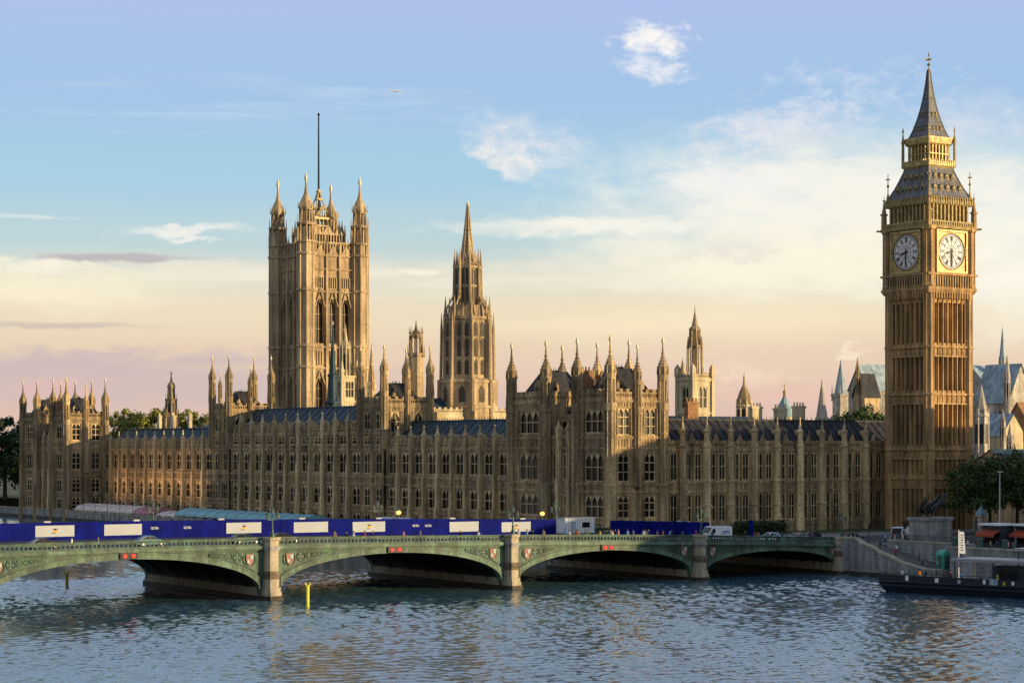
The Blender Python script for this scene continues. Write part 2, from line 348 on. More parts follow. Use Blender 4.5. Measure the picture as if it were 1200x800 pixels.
def window_mesh(w_, h, lights, transoms, arch, matname='stone_pale'):
    k = ('win', round(w_, 2), round(h, 2), lights, transoms, arch, matname)
    if k not in CACHE:
        mb = MB(); t = .16; y0, y1 = 0, .28
        mb.box(-w_ / 2, -w_ / 2 + t, y0, y1, 0, h); mb.box(w_ / 2 - t, w_ / 2, y0, y1, 0, h)
        mb.box(-w_ / 2 + t, w_ / 2 - t, y0, y1, 0, t); mb.box(-w_ / 2 + t, w_ / 2 - t, y0, y1, h - t, h)
        iw = (w_ - 2 * t) / lights
        for i in range(1, lights):
            x = -w_ / 2 + t + iw * i; mb.box(x - .07, x + .07, y0, y1 - .05, t, h - t)
        for i in range(1, transoms + 1):
            z = h * i / (transoms + 1); mb.box(-w_ / 2 + t, w_ / 2 - t, y0, y1 - .08, z - .08, z + .08)
        if arch:                                     # cusped heads: a filled corner each side of each light
            big = w_ if arch == 2 else iw; n = 1 if arch == 2 else lights; hh = min(big * (.85 if arch == 2 else .7), h * .4)
            for i in range(n):
                xa = -w_ / 2 + (t if arch == 1 else 0) + big * i; xb = xa + big; xm = (xa + xb) / 2
                for xe in (xa, xb):
                    pts = [(xe, h - hh - t), (xe, h - .01), (xm, h - .01), (xm + (xe - xm) * .35, h - hh * .28 - t), (xm + (xe - xm) * .75, h - hh * .62 - t)]
                    mb.prismy(pts if xe == xa else pts[::-1], y0 + .02, y1 - .03)
        CACHE[k] = mb.mesh('window', matname)
        pb = MB(); pb.box(-w_ / 2 + .02, w_ / 2 - .02, -.06, -.03, .02, h - .02); CACHE[k + ('pane',)] = pb.mesh('pane', 'glass')
    return CACHE[k], CACHE[k + ('pane',)]
def window(root, P, u, z, w_, h, depth, lights=2, transoms=1, arch=1, matname='stone_pale'):
    a, b = window_mesh(w_, h, lights, transoms, arch, matname)
    loc = P.p(u, -depth + .10, z)
    o = inst('window', a, root, loc, P.rz)
    g = bpy.data.objects.new('pane', b); COL.objects.link(g); g.parent = o
    return o
def wall_face(mb, root, P, ub, z0, z1, floors, slots, depth=.55, lights=2, transoms=1, arch=1, panels=.75, strings=(), sproj=.28, winmat='stone_pale', skip=()):
    """a wall with real recessed openings: bays between ub, floors [(zb,zt)], slots = fractions of a bay"""
    us = set(ub); ho = []
    for i in range(len(ub) - 1):
        a, b = ub[i], ub[i + 1]
        for s0, s1 in slots:
            p, q = a + (b - a) * s0, a + (b - a) * s1; us.update((p, q)); ho.append((i, p, q))
    us = sorted(us); zs = sorted({z0, z1, *[q for f in floors for q in f]})
    holes = []
    for i, p, q in ho:
        for j, (zb, zt) in enumerate(floors):
            if (i, j) in skip: continue
            holes.append((min(p, q), max(p, q), zb, zt))
    def hole(ua, ub_, za, zb_):
        um, zm = (ua + ub_) / 2, (za + zb_) / 2
        return any(p < um < q and a < zm < b for p, q, a, b in holes)
    for ua, uc in zip(us, us[1:]):
        for za, zc in zip(zs, zs[1:]):
            if not hole(ua, uc, za, zc): P.quad(mb, (ua, 0, za), (uc, 0, za), (uc, 0, zc), (ua, 0, zc))
    for p, q, a, b in holes:
        d = -depth
        P.quad(mb, (p, d, a), (q, d, a), (q, d, b), (p, d, b))
        P.quad(mb, (p, 0, a), (p, d, a), (p, d, b), (p, 0, b)); P.quad(mb, (q, 0, a), (q, d, a), (q, d, b), (q, 0, b))
        P.quad(mb, (p, 0, a), (q, 0, a), (q, d, a), (p, d, a)); P.quad(mb, (p, 0, b), (q, 0, b), (q, d, b), (p, d, b))
        window(root, P, (p + q) / 2, a, q - p, b - a, depth, lights, transoms, arch, winmat)
    for z in strings:
        P.box(mb, us[0], us[-1], -.1, sproj, z - .2, z + .16)
        P.box(mb, us[0], us[-1], -.1, sproj * .5, z - .42, z - .2)
    if panels:
        zc = [z0] + [q for f in sorted(floors) for q in f] + [z1]
        for i in range(0, len(zc) - 1, 2):
            za, zb_ = zc[i], zc[i + 1]
            if zb_ - za < 1.1 or zb_ - za > 9: continue
            for ua, uc in zip(ub, ub[1:]):
                lo, hi = min(ua, uc), max(ua, uc); n = max(2, int((hi - lo) / panels)); st = (hi - lo) / n
                for k in range(n + 1): P.box(mb, lo + k * st - .07, lo + k * st + .07, -.05, .13, za + .3, zb_ - .3)
        for i in range(len(ub) - 1):                  # ribs up the plain piers beside the windows
            a, b = ub[i], ub[i + 1]; edges = sorted([0, 1] + [q for s_ in slots for q in s_])
            for k in range(0, len(edges), 2):
                e0, e1 = edges[k], edges[k + 1] if k + 1 < len(edges) else 1
                wd = abs(b - a) * (e1 - e0)
                if wd < .5: continue
                for q in ((.3, .7) if wd < 1.3 else (.14, .38, .62, .86)):
                    u = a + (b - a) * (e0 + (e1 - e0) * q)
                    for zb, zt in floors: P.box(mb, u - .07, u + .07, -.05, .15, zb, zt)
def plain_box(mb, x0, x1, y0, y1, z0, z1, skip=''):
    f = {'S': ((x0, y0), (x1, y0)), 'N': ((x1, y1), (x0, y1)), 'E': ((x1, y0), (x1, y1)), 'W': ((x0, y1), (x0, y0))}
    for k, (a, b) in f.items():
        if k in skip: continue
        mb.add([(*a, z0), (*b, z0), (*b, z1), (*a, z1)], [(0, 1, 2, 3)])
    mb.add([(x0, y0, z1), (x1, y0, z1), (x1, y1, z1), (x0, y1, z1)], [(0, 1, 2, 3)])
def buttress_mesh(h, w_=1.1, d=1.0, pin=4.5, octo=False, mats='stone_pale'):
    k = ('but', round(h, 2), w_, d, pin, octo, mats)
    if k not in CACHE:
        mb = MB()
        if octo:
            r = w_ / 2
            mb.lathe(0, d * .35, [(0, r * 1.15), (h * .25, r * 1.12), (h * .26, r), (h, r * .95), (h + .1, r * 1.2), (h + .45, r * 1.2), (h + .5, r * .9), (h + pin * .2, r * .7), (h + pin * .5, r * .64), (h + pin * .51, r * .86), (h + pin * .56, r * .84), (h + pin * .59, r * .5), (h + pin * .75, r * .26), (h + pin * .93, .07), (h + pin * .94, .2), (h + pin * .965, .2), (h + pin, .03)])
            for q in (.36, .62): mb.lathe(0, d * .35, [(h * q, r * 1.14), (h * q + .3, r * 1.2), (h * q + .5, r * 1.0)])
        else:
            z = 0
            for f, ww, dd in ((.34, 1.0, 1.0), (.68, .9, .8), (1.0, .8, .62)):
                mb.box(-w_ / 2 * ww, w_ / 2 * ww, -.1, d * dd, z, h * f - .25)
                mb.add([(-w_ / 2 * ww, -.1, h * f - .25), (w_ / 2 * ww, -.1, h * f - .25), (w_ / 2 * ww, d * dd, h * f - .25), (-w_ / 2 * ww, d * dd, h * f - .25), (-w_ / 2 * ww, -.1, h * f + .25), (w_ / 2 * ww, -.1, h * f + .25)],
                       [(0, 1, 5, 4), (2, 3, 4, 5), (0, 4, 3), (1, 2, 5)]); z = h * f - .25
            r = w_ * .36; c = d * .3
            mb.sq(0, c, [(h - .2, r), (h + pin * .5, r * .95), (h + pin * .5, r * 1.3), (h + pin * .56, r * 1.3), (h + pin * .6, r * .8), (h + pin * .93, .07), (h + pin * .94, .17), (h + pin * .97, .17), (h + pin, .04)])
            mb.box(-.06, .06, d * .6, d * .62 + .12, h * .36, h * .95)
        CACHE[k] = mb.mesh('buttress', mats)
    return CACHE[k]
def parapet(mb, P, u0, u1, z, h=1.5, step=1.6, t=.45, gable=False):
    u0, u1 = min(u0, u1), max(u0, u1)
    P.box(mb, u0, u1, -t, .06, z, z + h * .22); P.box(mb, u0, u1, -t, 0, z + h * .55, z + h * .7)
    n = max(2, round((u1 - u0) / step)); st = (u1 - u0) / n
    for i in range(n):
        a = u0 + i * st
        for q in (0.02, .27, .52, .77): P.box(mb, a + st * q, a + st * (q + .11), -t + .05, -.05, z + h * .22, z + h * .55)
        P.box(mb, a + st * .15, a + st * .6, -t, .03, z + h * .7, z + h)
        if gable: mb.tube(P.p(a + st * .88, -t * .5, z + h * .4), P.p(a + st * .88, -t * .5, z + h * 1.75), .2, .04, 4); mb.add([P.p(a + st * .05, -.05, z + h), P.p(a + st * .7, -.05, z + h), P.p(a + st * .375, -.05, z + h * 1.55), P.p(a + st * .05, -t + .1, z + h), P.p(a + st * .7, -t + .1, z + h), P.p(a + st * .375, -t + .1, z + h * 1.55)], [(0, 1, 2), (5, 4, 3), (0, 2, 5, 3), (1, 4, 5, 2)])
def turret_mesh(r, h, matname='stone', lantern=True):
    k = ('tur', r, round(h, 2), matname)
    if k not in CACHE:
        mb = MB(); a, b, c, d = h * .50, h * .55, h * .70, h * .74
        mb.lathe(0, 0, [(0, r), (a - .2, r), (a - .1, r * 1.22), (b, r * 1.22), (b + .1, r * .72), (c, r * .72), (c, r * 1.08), (d, r * 1.16), (d + .15, r * .98), (h * .765, r * 1.08), (h * .785, r * 1.06), (h * .81, r * .82), (h * .835, r * .5), (h * .855, r * .3), (h * .875, r * .26), (h * .88, r * .36), (h * .887, r * .22), (h * .95, r * .11)])
        for q in (.18, .34): mb.lathe(0, 0, [(h * q, r * 1.0), (h * q, r * 1.15), (h * q + .35, r * 1.15), (h * q + .36, r)])
        for i in range(8):
            t = math.pi / 8 + i * math.pi / 4; x, y = math.cos(t), math.sin(t)
            mb.tube((x * r * 1.0, y * r * 1.0, b), (x * r * .98, y * r * .98, c), .13 * r, n=4)
            mb.tube((x * r * 1.02, y * r * 1.02, 0), (x * r * 1.02, y * r * 1.02, a), .11 * r, n=4)
            mb.tube((x * r * 1.1, y * r * 1.1, b - .1), (x * r * 1.12, y * r * 1.12, b + h * .07), .12 * r, .02, n=4)
            mb.tube((x * r * 1.12, y * r * 1.12, d), (x * r * 1.12, y * r * 1.12, d + h * .05), .13 * r, .02, n=4)
            for q in (.79, .81, .83, .85): rr = r * (1.06 - (q - .785) * 10.5); mb.tube((x * rr, y * rr, h * q - .1), (x * (rr + .16), y * (rr + .16), h * q + .12), .07, .03, n=4)
        CACHE[k] = mb.mesh('turret', matname)
        fb = MB(); fb.lathe(0, 0, [(h * .945, r * .12), (h * .95, r * .28), (h * .965, r * .31), (h * .975, r * .2), (h * .985, .09), (h, .03)], 8)
        CACHE[k + ('f',)] = fb.mesh('finial', 'gold')
    return CACHE[k], CACHE[k + ('f',)]
def turret(root, x, y, z, r, h, matname='stone'):
    a, b = turret_mesh(r, h, matname); o = inst('turret', a, root, (x, y, z))
    g = bpy.data.objects.new('finial', b); COL.objects.link(g); g.parent = o
    return o
def hip_roof(mb, x0, x1, y0, y1, z0, z1, ix, iy, mi=0):
    mb.add([(x0, y0, z0), (x1, y0, z0), (x1, y1, z0), (x0, y1, z0), (x0 + ix, y0 + iy, z1), (x1 - ix, y0 + iy, z1), (x1 - ix, y1 - iy, z1), (x0 + ix, y1 - iy, z1)],
           [(0, 1, 5, 4), (1, 2, 6, 5), (2, 3, 7, 6), (3, 0, 4, 7), (4, 5, 6, 7)], mi)
def ridge_crest(mb, P, u0, u1, n, z, step=1.2):
    u0, u1 = min(u0, u1), max(u0, u1); k = int((u1 - u0) / step)
    P.box(mb, u0, u1, n - .1, n + .1, z, z + .35)
    for i in range(k): mb.tube(P.p(u0 + (i + .5) * step, n, z + .3), P.p(u0 + (i + .5) * step, n, z + .95), .11, .02, 4)
def dormer_mesh(w_=1.5, h=2.0, d=1.6, mats=('stone', 'glass')):
    k = ('dor', w_, h, d, mats)
    if k not in CACHE:
        mb = MB(); mb.prismy([(-w_ / 2, 0), (w_ / 2, 0), (w_ / 2, h * .6), (0, h), (-w_ / 2, h * .6)], -d, 0)
        mb.box(-w_ * .3, w_ * .3, 0.0, .05, h * .08, h * .55, 1); mb.tube((0, 0, h - .05), (0, 0, h + .5), .1, .03, 4)
        CACHE[k] = mb.mesh('dormer', list(mats))
    return CACHE[k]
def chimney(root, x, y, z0, z1, hx=.9, hy=.6, matname='brick', pots=3):
    mb = MB(); mb.sq(x, y, [(z0, 1), (z1 - .5, 1), (z1 - .5, 1.18), (z1 - .2, 1.18), (z1, .98)], 0, hx, hy)
    for i in range(pots): mb.lathe(x + (i - (pots - 1) / 2) * hx * .6, y, [(z1 - .1, .2), (z1 + .7, .16)], 6, mi=0)
    return part('chimney', mb, matname, root)
# ------------------------------------------------------------------ setting
GZ = 4.9                                             # street level above the water
def river():
    # wind chop as real waves: many short wave trains, crests sharpened, with gusts that vary their height
    rg = np.random.default_rng(4); n = 64
    lam = np.exp(rg.uniform(np.log(.75), np.log(2.8), n)); th = R_(250) + rg.normal(0, .75, n); ph = rg.uniform(0, 6.28, n)
    kx, ky = 2 * np.pi / lam * np.cos(th), 2 * np.pi / lam * np.sin(th); amp = .0046 * lam ** .95
    V, Fs, o = [], [], 0
    for x0, x1, y0, y1, st in ((60.5, 317.7, -16, 220, .34), (60.5, 317.5, -616, -16, 1.0)):
        xs_ = np.arange(x0, x1 + st / 2, st); ys_ = np.arange(y0, y1 + st / 2, st); X, Y = np.meshgrid(xs_, ys_)
        gust = 1 + .35 * np.sin(X * .043 + 1.3 * np.sin(Y * .031)) * np.sin(Y * .057 + X * .02) + .2 * np.sin(X * .11 - Y * .09)
        Z = np.zeros_like(X)
        for i in range(n):
            if lam[i] < 2.2 * st: continue
            s = np.sin(kx[i] * X + ky[i] * Y + ph[i]); Z += amp[i] * (s + .35 * s * s)
        Z = Z * gust * 1.0
        V.append(np.stack([X, Y, Z], -1).reshape(-1, 3)); h, w_ = X.shape
        idx = np.arange(h * w_).reshape(h, w_) + o; o += h * w_
        Fs.append(np.stack([idx[:-1, :-1], idx[:-1, 1:], idx[1:, 1:], idx[1:, :-1]], -1).reshape(-1, 4))
    V.append(np.array([(-400, -2500, -.25), (420, -2500, -.25), (420, 1500, -.25), (-400, 1500, -.25)], float)); Fs.append(np.array([[o, o + 1, o + 2, o + 3]]))
    V = np.concatenate(V); Fs = np.concatenate(Fs); me = bpy.data.meshes.new('river')
    me.vertices.add(len(V)); me.vertices.foreach_set('co', V.ravel().astype(np.float32)); me.loops.add(len(Fs) * 4); me.loops.foreach_set('vertex_index', Fs.ravel().astype(np.int32))
    me.polygons.add(len(Fs)); me.polygons.foreach_set('loop_start', (np.arange(len(Fs)) * 4).astype(np.int32)); me.update(calc_edges=True)
    me.polygons.foreach_set('use_smooth', np.ones(len(Fs), bool)); me.materials.append(M['water'])
    o_ = bpy.data.objects.new('river', me); COL.objects.link(o_); o_['kind'] = 'structure'
river()
mb = MB()
mb.add([(-6000, -6000, GZ), (61.4, -6000, GZ), (61.4, 0, GZ), (61.4, 40, GZ), (54.5, 40.4, GZ), (54.5, 64, GZ), (60, 64.5, GZ), (60, 2500, GZ), (-6000, 2500, GZ)], [tuple(range(9))]); struct('ground', mb, 'ground')
mb = MB(); mb.add([(318, -3000, 3.0), (6000, -3000, 3.0), (6000, 3000, 3.0), (318, 3000, 3.0)], [(0, 1, 2, 3)]); mb.box(317, 318, -3000, 3000, -2, 3.9); struct('east_bank', mb, 'ground')
mb = MB(); mb.box(-400, 61, 17, 39.5, GZ - .5, GZ + .006); mb.box(-60, -34, -300, 17, GZ - .5, GZ + .004); mb.box(12, 44, 39.5, 600, GZ - .5, GZ + .004); struct('road', mb, 'asphalt')
mb = MB(); mb.box(-400, 61.3, 5, 16.9, GZ - .5, GZ + .13); mb.box(44.05, 54.4, 40.3, 64, GZ - .5, GZ + .13); mb.box(44.05, 59.5, 64, 600, GZ - .5, GZ + .13); struct('pavement', mb, 'paving')
mb = MB()
for k in range(30): mb.box(58 - k * 9, 53 - k * 9, 28.1, 28.3, GZ, GZ + .011)
struct('road_marking', mb, 'white')
mb = MB(); mb.box(61.5, 73.1, -279, -41, -2, 1.7); struct('terrace', mb, 'paving')

# river walls
t = thing('river_wall', 'granite river wall along the foot of the palace terrace', 'river wall', (73.3, -160, 0))
mb = MB(); mb.box(73.0, 73.9, -600, -41.2, -2, 2.7); part('wall', mb, 'granite', t)
mb = MB(); mb.box(72.9, 74.05, -600, -41.2, 2.7, 3.0)
for k in range(36): mb.box(72.85, 74.1, -278 + k * 6.5, -276.8 + k * 6.5, 1.5, 3.3)
part('coping', mb, 'granite_pale', t)
mb = MB(); mb.box(73.02, 73.98, -600, -41.2, -2, .9); mb.v = [(x + (.06 if x > 73.5 else 0), y, z) for x, y, z in mb.v]; part('weed_band', mb, 'granite_dark', t)
t = thing('river_wall', 'granite corner wall between the bridge and the nearest palace pavilion', 'river wall', (62, 0, 0))
mb = MB(); mb.box(61.4, 62.4, -2, 2.5, -2, GZ); mb.box(62.4, 73.9, -8.6, -7.6, -2, 3.6); mb.box(61.5, 62.4, -7.6, -2, -2, GZ); part('wall', mb, 'granite', t)
mb = MB(); mb.box(61.3, 62.5, -7.5, 2.5, GZ, GZ + 1.0); part('coping', mb, 'granite_pale', t)

# ------------------------------------------------------------------ palace by the river
XW, XF = 62.0, 73.4
UFL = (15.4, 20.3); LFL = (7.9, 12.3)
def river_range(name, label, ya, yb, bays, third=False, zr=26.5, mats='stone'):
    t = thing(name, label, 'palace range', (XW - 8, (ya + yb) / 2, 1.7))
    P = Pl('E', XW); ub = [ya + (yb - ya) * i / bays for i in range(bays + 1)]
    ztop = 24.8 if third else 21.2
    floors = [(3.0, 6.2), LFL, UFL] + ([(22.1, 24.1)] if third else [])
    mb = MB(); wall_face(mb, t, P, ub, 1.7, ztop, floors, [(.19, .82)], depth=.55, lights=2, transoms=1, strings=(6.8, 12.9, 14.7, 20.95) + ((24.6,) if third else ()), panels=.55)
    plain_box(mb, XW - 15, XW, min(ya, yb), max(ya, yb), 1.7, ztop, 'E'); part('wall', mb, mats, t)
    mb = MB(); parapet(mb, P, ya, yb, ztop, 1.6, (ub[0] - ub[1]) / 3, gable=True); part('parapet', mb, 'stone', t)
    bm_ = buttress_mesh(ztop - 1.7 + .4, 1.1, .95, 4.6)
    for i in range(bays + 1):
        if 0 < i < bays: inst('buttress', bm_, t, P.p(ub[i], 0, 1.7), P.rz)
    zr0 = ztop + .2
    mb = MB(); x0 = XW - 13.6; x1 = XW - .9; y0, y1 = min(ya, yb), max(ya, yb)
    mb.prismy([(0, 0), (1, 0)], 0, 0) if False else None
    xm = (x0 + x1) / 2
    mb.add([(x1, y0, zr0), (x1, y1, zr0), (xm, y1, zr), (xm, y0, zr), (x0, y0, zr0), (x0, y1, zr0)], [(0, 1, 2, 3), (3, 2, 5, 4), (0, 3, 4), (1, 5, 2)])
    for i in range(bays * 2):                        # standing seams of the iron roof plates
        y = y0 + (y1 - y0) * (i + .5) / (bays * 2)
        mb.tube((x1 - .1, y, zr0 + .1), (xm, y, zr + .08), .09, n=4)
    ridge_crest(mb, Pl('E', xm), y0, y1, 0, zr - .05); part('roof', mb, 'slate', t)
    dm = dormer_mesh(1.3, 1.9, 1.8, ('stone', 'glass'))
    for i in range(bays):
        y = (ub[i] + ub[i + 1]) / 2; inst('dormer', dm, t, (x1 - 1.1, y, zr0 + (zr - zr0) * 1.1 / (x1 - xm) - .1), -math.pi / 2)
    return t
a = river_range('palace_range', 'stone river range with tall windows between the central towers and the nearest pavilion', -41.2, -110.4, 12, zr=27.2)
for y in (-62, -86, -102): chimney(a, 53.5, y, 25, 29.5, .5, .9, 'stone', 2)
a = river_range('palace_range', 'long stone central range one storey taller, between its two square towers', -121.4, -191.8, 11, third=True, zr=31.2)
a = river_range('palace_range', 'far stone range behind the striped marquees, left of the central towers', -202.0, -278.6, 12, zr=26.6, mats='stone')
for y in (-212, -224, -238, -250, -259): chimney(a, 52.5, y, 25, 30.8, .45, .6, 'stone_cream', 2)

def gabled_window_bay(mb, P, u, z, w_):
    mb.add([P.p(u - w_, .1, z), P.p(u + w_, .1, z), P.p(u, .1, z + w_ * 1.6), P.p(u - w_, -.3, z), P.p(u + w_, -.3, z), P.p(u, -.3, z + w_ * 1.6)], [(0, 1, 2), (5, 4, 3), (0, 2, 5, 3), (1, 4, 5, 2)])
    mb.tube(P.p(u, -.1, z + w_ * 1.5), P.p(u, -.1, z + w_ * 1.5 + 1.4), .16, .03, 5)

# two square towers of the river front
def river_tower(label, yn, ys, hgt=45.2):
    t = thing('palace_tower', label, 'palace tower', (56, (yn + ys) / 2, 1.7), 'square towers of the river front')
    x0, x1 = 50.2, XW + .5; PE = Pl('E', x1); PN = Pl('N', yn)
    mb = MB(); wall_face(mb, t, PE, [ys, (ys + yn) / 2, yn], 1.7, 31.2, [(3.0, 6.2), LFL, UFL, (22.0, 24.0), (25.6, 29.6)], [(.22, .78)], depth=.6, strings=(6.8, 12.9, 14.7, 20.95, 24.7, 30.9), panels=.7)
    wall_face(mb, t, PN, [x0, (x0 + x1) / 2, x1], 21, 31.2, [(24.8, 29.8)], [(.3, .7)], depth=.6, lights=2, arch=2, strings=(23.8, 30.9), panels=.7)
    plain_box(mb, x0, x1, ys, yn, 1.7, 31.2, 'EN'); part('wall', mb, 'stone', t)
    mb = MB(); parapet(mb, PE, ys, yn, 31.2, 1.9, 1.6, True); parapet(mb, PN, x0, x1, 31.2, 1.9, 2.0, True); parapet(mb, Pl('S', ys), x0, x1, 31.2, 1.9); parapet(mb, Pl('W', x0), ys, yn, 31.2, 1.9); part('parapet', mb, 'stone', t)
    mb = MB(); hip_roof(mb, x0 + .8, x1 - .8, ys + .8, yn - .8, 31.3, 36.0, 3.6, 3.2); ridge_crest(mb, PE, ys + 4, yn - 4, -6, 36, .9); ridge_crest(mb, PN, x0 + 4, x1 - 4, -5, 36, .9); part('roof', mb, 'slate_dark', t)
    for x in (x0, x1):
        for y in (ys, yn): turret(t, x, y, 21.0, .85, hgt - 21.0)
    turret(t, (x0 + x1) / 2, yn + .1, 24.5, .62, 18.5); turret(t, x1 + .1, (ys + yn) / 2, 26.5, .5, 14.5)
    for q in (.3, .7): inst('dormer', dormer_mesh(1.2, 2.2, 1.4, ('stone', 'glass')), t, (x0 + (x1 - x0) * q, yn - 1.4, 32.0), 0)
    return t
river_tower('square river tower with gilt-tipped turrets, nearer of the pair beside the spired octagon', -110.4, -121.4)
river_tower('square river tower with gilt-tipped turrets, standing in front of the great flag tower', -191.8, -202.0, 46.0)

# end pavilions, rising from the river wall
def pavilion(label, yn, ln, chim):
    ys = yn - ln; x0, x1 = 61.2, XF; PE = Pl('E', x1); PN = Pl('N', yn)
    t = thing('palace_pavilion', label, 'palace pavilion', ((x0 + x1) / 2, (yn + ys) / 2, 0), 'end pavilions of the river front')
    a, b = yn - 10.6, ys + 12.0                       # north tower | recessed middle | south tower
    fl = [(3.4, 6.9), (8.2, 12.4), (15.0, 20.2)]; st = (7.4, 13.1, 14.6, 21.2, 23.2)
    mb = MB()
    wall_face(mb, t, PE, [a, yn], -1, 30.2, fl + [(24.0, 28.4)], [(.22, .78)], depth=.6, lights=3, transoms=1, strings=st + (30.0,), panels=.62)
    wall_face(mb, t, PE, [ys, b], -1, 30.2, fl + [(24.0, 28.4)], [(.22, .78)], depth=.6, lights=3, transoms=1, strings=st + (30.0,), panels=.62)
    PM = Pl('E', x1 - .9); wall_face(mb, t, PM, [b + (a - b) * i / 3 for i in range(4)], -1, 23.4, fl, [(.24, .76)], depth=.5, lights=2, strings=st, panels=.7)
    wall_face(mb, t, PN, [x0, (x0 + x1) / 2, x1], -1, 30.2, fl + [(23.6, 28.6)], [(.26, .70)], depth=.6, lights=2, transoms=2, arch=1, strings=st + (30.0,), panels=.62)
    plain_box(mb, x0, x1, a, yn, -1, 30.2, 'EN'); plain_box(mb, x0, x1, ys, b, -1, 30.2, 'E'); plain_box(mb, x0, x1 - .9, b, a, -1, 23.4, 'ENS')
    part('wall', mb, 'stone', t)
    mb = MB()
    for (p, q) in ((a, yn), (ys, b)):
        parapet(mb, PE, p, q, 30.2, 2.0, 1.5, True); parapet(mb, Pl('N', q), x0, x1, 30.2, 2.0, 1.5, True); parapet(mb, Pl('S', p), x0, x1, 30.2, 2.0, 1.5); parapet(mb, Pl('W', x0), p, q, 30.2, 2.0, 1.5)
    parapet(mb, PM, b, a, 23.4, 1.6, 1.3, True); part('parapet', mb, 'stone', t)
    mb = MB()
    for (p, q) in ((a, yn), (ys, b)):
        hip_roof(mb, x0 + .8, x1 - .8, p + .8, q - .8, 30.3, 36.2, 3.2, 3.6); ridge_crest(mb, PE, p + 4, q - 4, -6, 36.1, .8)
    xm = (x0 + x1) / 2; mb.add([(x1 - 1.5, b, 23.5), (x1 - 1.5, a, 23.5), (xm, a, 29.5), (xm, b, 29.5), (x0, b, 23.5), (x0, a, 23.5)], [(0, 1, 2, 3), (3, 2, 5, 4)])
    part('roof', mb, 'slate_dark', t)
    for (p, q) in ((a, yn), (ys, b)):
        for x in (x0, x1):
            for y in (p, q): turret(t, x, y, -1 if False else 14.0, .98, 28.4)
        inst('dormer', dormer_mesh(1.6, 3.0, 1.6, ('stone', 'glass')), t, (x1 - 1.9, (p + q) / 2, 31.5), -math.pi / 2)
        for k in (.3, .7): inst('dormer', dormer_mesh(1.5, 2.8, 1.6, ('stone', 'glass')), t, (x0 + (x1 - x0) * k, q - 1.9, 31.5), 0)
    turret(t, xm, yn + .15, 14.0, .75, 27.0)
    for k in (.25, .75): inst('dormer', dormer_mesh(1.8, 3.4, 2.2, ('stone', 'glass')), t, (x1 - 2.6, b + (a - b) * k, 24.4), -math.pi / 2)
    bmsh = buttress_mesh(24.2, 1.2, 1.0, 3.4)
    for i in (1, 2): inst('buttress', bmsh, t, PM.p(b + (a - b) * i / 3, 0, -1), PM.rz)
    o8 = MB(); o8.lathe(0, 0, [(0, 1.25), (15.0, 1.18), (15.0, 1.3), (15.4, 1.3), (15.6, 1.05)]); om = o8.mesh('corner_shaft', 'stone')
    for (x, y) in ((x1, yn), (x1, a), (x1, b), (x1, ys), (x0, yn)): inst('corner_shaft', om, t, (x, y, -1))
    if chim:
        chimney(t, xm + 2.6, a - 2.0, 24, 36.0, 1.25, .8, 'brick', 3); chimney(t, xm - 1.2, a - 2.0, 24, 35.2, .9, .8, 'brick', 2)
    return t
pavilion('many-turreted stone pavilion with a sunlit end wall, nearest the bridge', -8, 33, True)
pavilion('many-turreted stone pavilion at the far left end of the river front', -279, 36, True)

# north front between the pavilion and the clock tower
def north_front():
    t = thing('palace_range', 'shaded north range with paired windows, between the near pavilion and the clock tower', 'palace range', (31, -17, GZ))
    P = Pl('N', -11); ub = [61.2, 60.4] + [60.4 - 5.92 * i for i in range(1, 10)] + [1.4]
    mb = MB(); wall_face(mb, t, P, ub[1:], GZ - 3, 21.2, [(7.1, 12.5), (15.0, 20.4)], [(.16, .44), (.57, .85)], depth=.45, lights=2, transoms=1, strings=(6.4, 12.9, 14.7, 20.95), panels=.62)
    plain_box(mb, 1.4, 60.4, -26, -11, GZ - 3, 21.2, 'N'); part('wall', mb, 'stone', t)
    mb = MB(); parapet(mb, P, 1.4, 60.4, 21.2, 1.5, 1.48, True); part('parapet', mb, 'stone', t)
    om = buttress_mesh(17.6, 1.6, 1.3, 6.0, True)
    for u in ub[2:-1]: inst('buttress', om, t, P.p(u, 0, GZ - 1.2), 0)
    gm = MB(); gm.prismy([(-.9, 0), (.9, 0), (0, 1.9)], -.5, 0); gm.tube((0, -.2, 1.7), (0, -.2, 2.8), .12, .03, 5); gme = gm.mesh('gablet', 'stone')
    for i in range(1, len(ub) - 1): inst('gablet', gme, t, P.p((ub[i] + ub[i + 1]) / 2, -.1, 22.0), 0)
    mb = MB(); y1, ym, y0 = -12, -18, -25
    mb.add([(-5.8, y1, 21.4), (60.4, y1, 21.4), (60.4, ym, 26.7), (-5.8, ym, 26.7), (-5.8, y0, 21.4), (60.4, y0, 21.4)], [(0, 1, 2, 3), (3, 2, 5, 4), (0, 3, 4), (1, 5, 2)])
    for i in range(33): mb.tube((-5 + i * 1.97, y1, 21.5), (-5 + i * 1.97, ym, 26.78), .08, n=4)
    ridge_crest(mb, Pl('N', ym), -5.8, 60.4, 0, 26.6); part('roof', mb, 'slate_dark', t)
    dm = dormer_mesh(1.2, 2.0, 1.8, ('stone', 'glass'))
    for i in range(1, len(ub) - 1): inst('dormer', dm, t, ((ub[i] + ub[i + 1]) / 2, -13.6, 22.9), 0)
    for x in (16, 21, 27.5, 44, 52): chimney(t, x, -21, 24, 29.4 + (x % 3) * .5, 1.3, .55, 'brick' if x > 40 else 'stone_cream', 4)
    o = MB(); o.box(-6, 1.4, -26, -6.5, GZ - 3, 21.0); o.box(-6.2, 1.5, -26.1, -6.6, 20.6, 21.3); part('link_block', o, 'stone', t)
north_front()

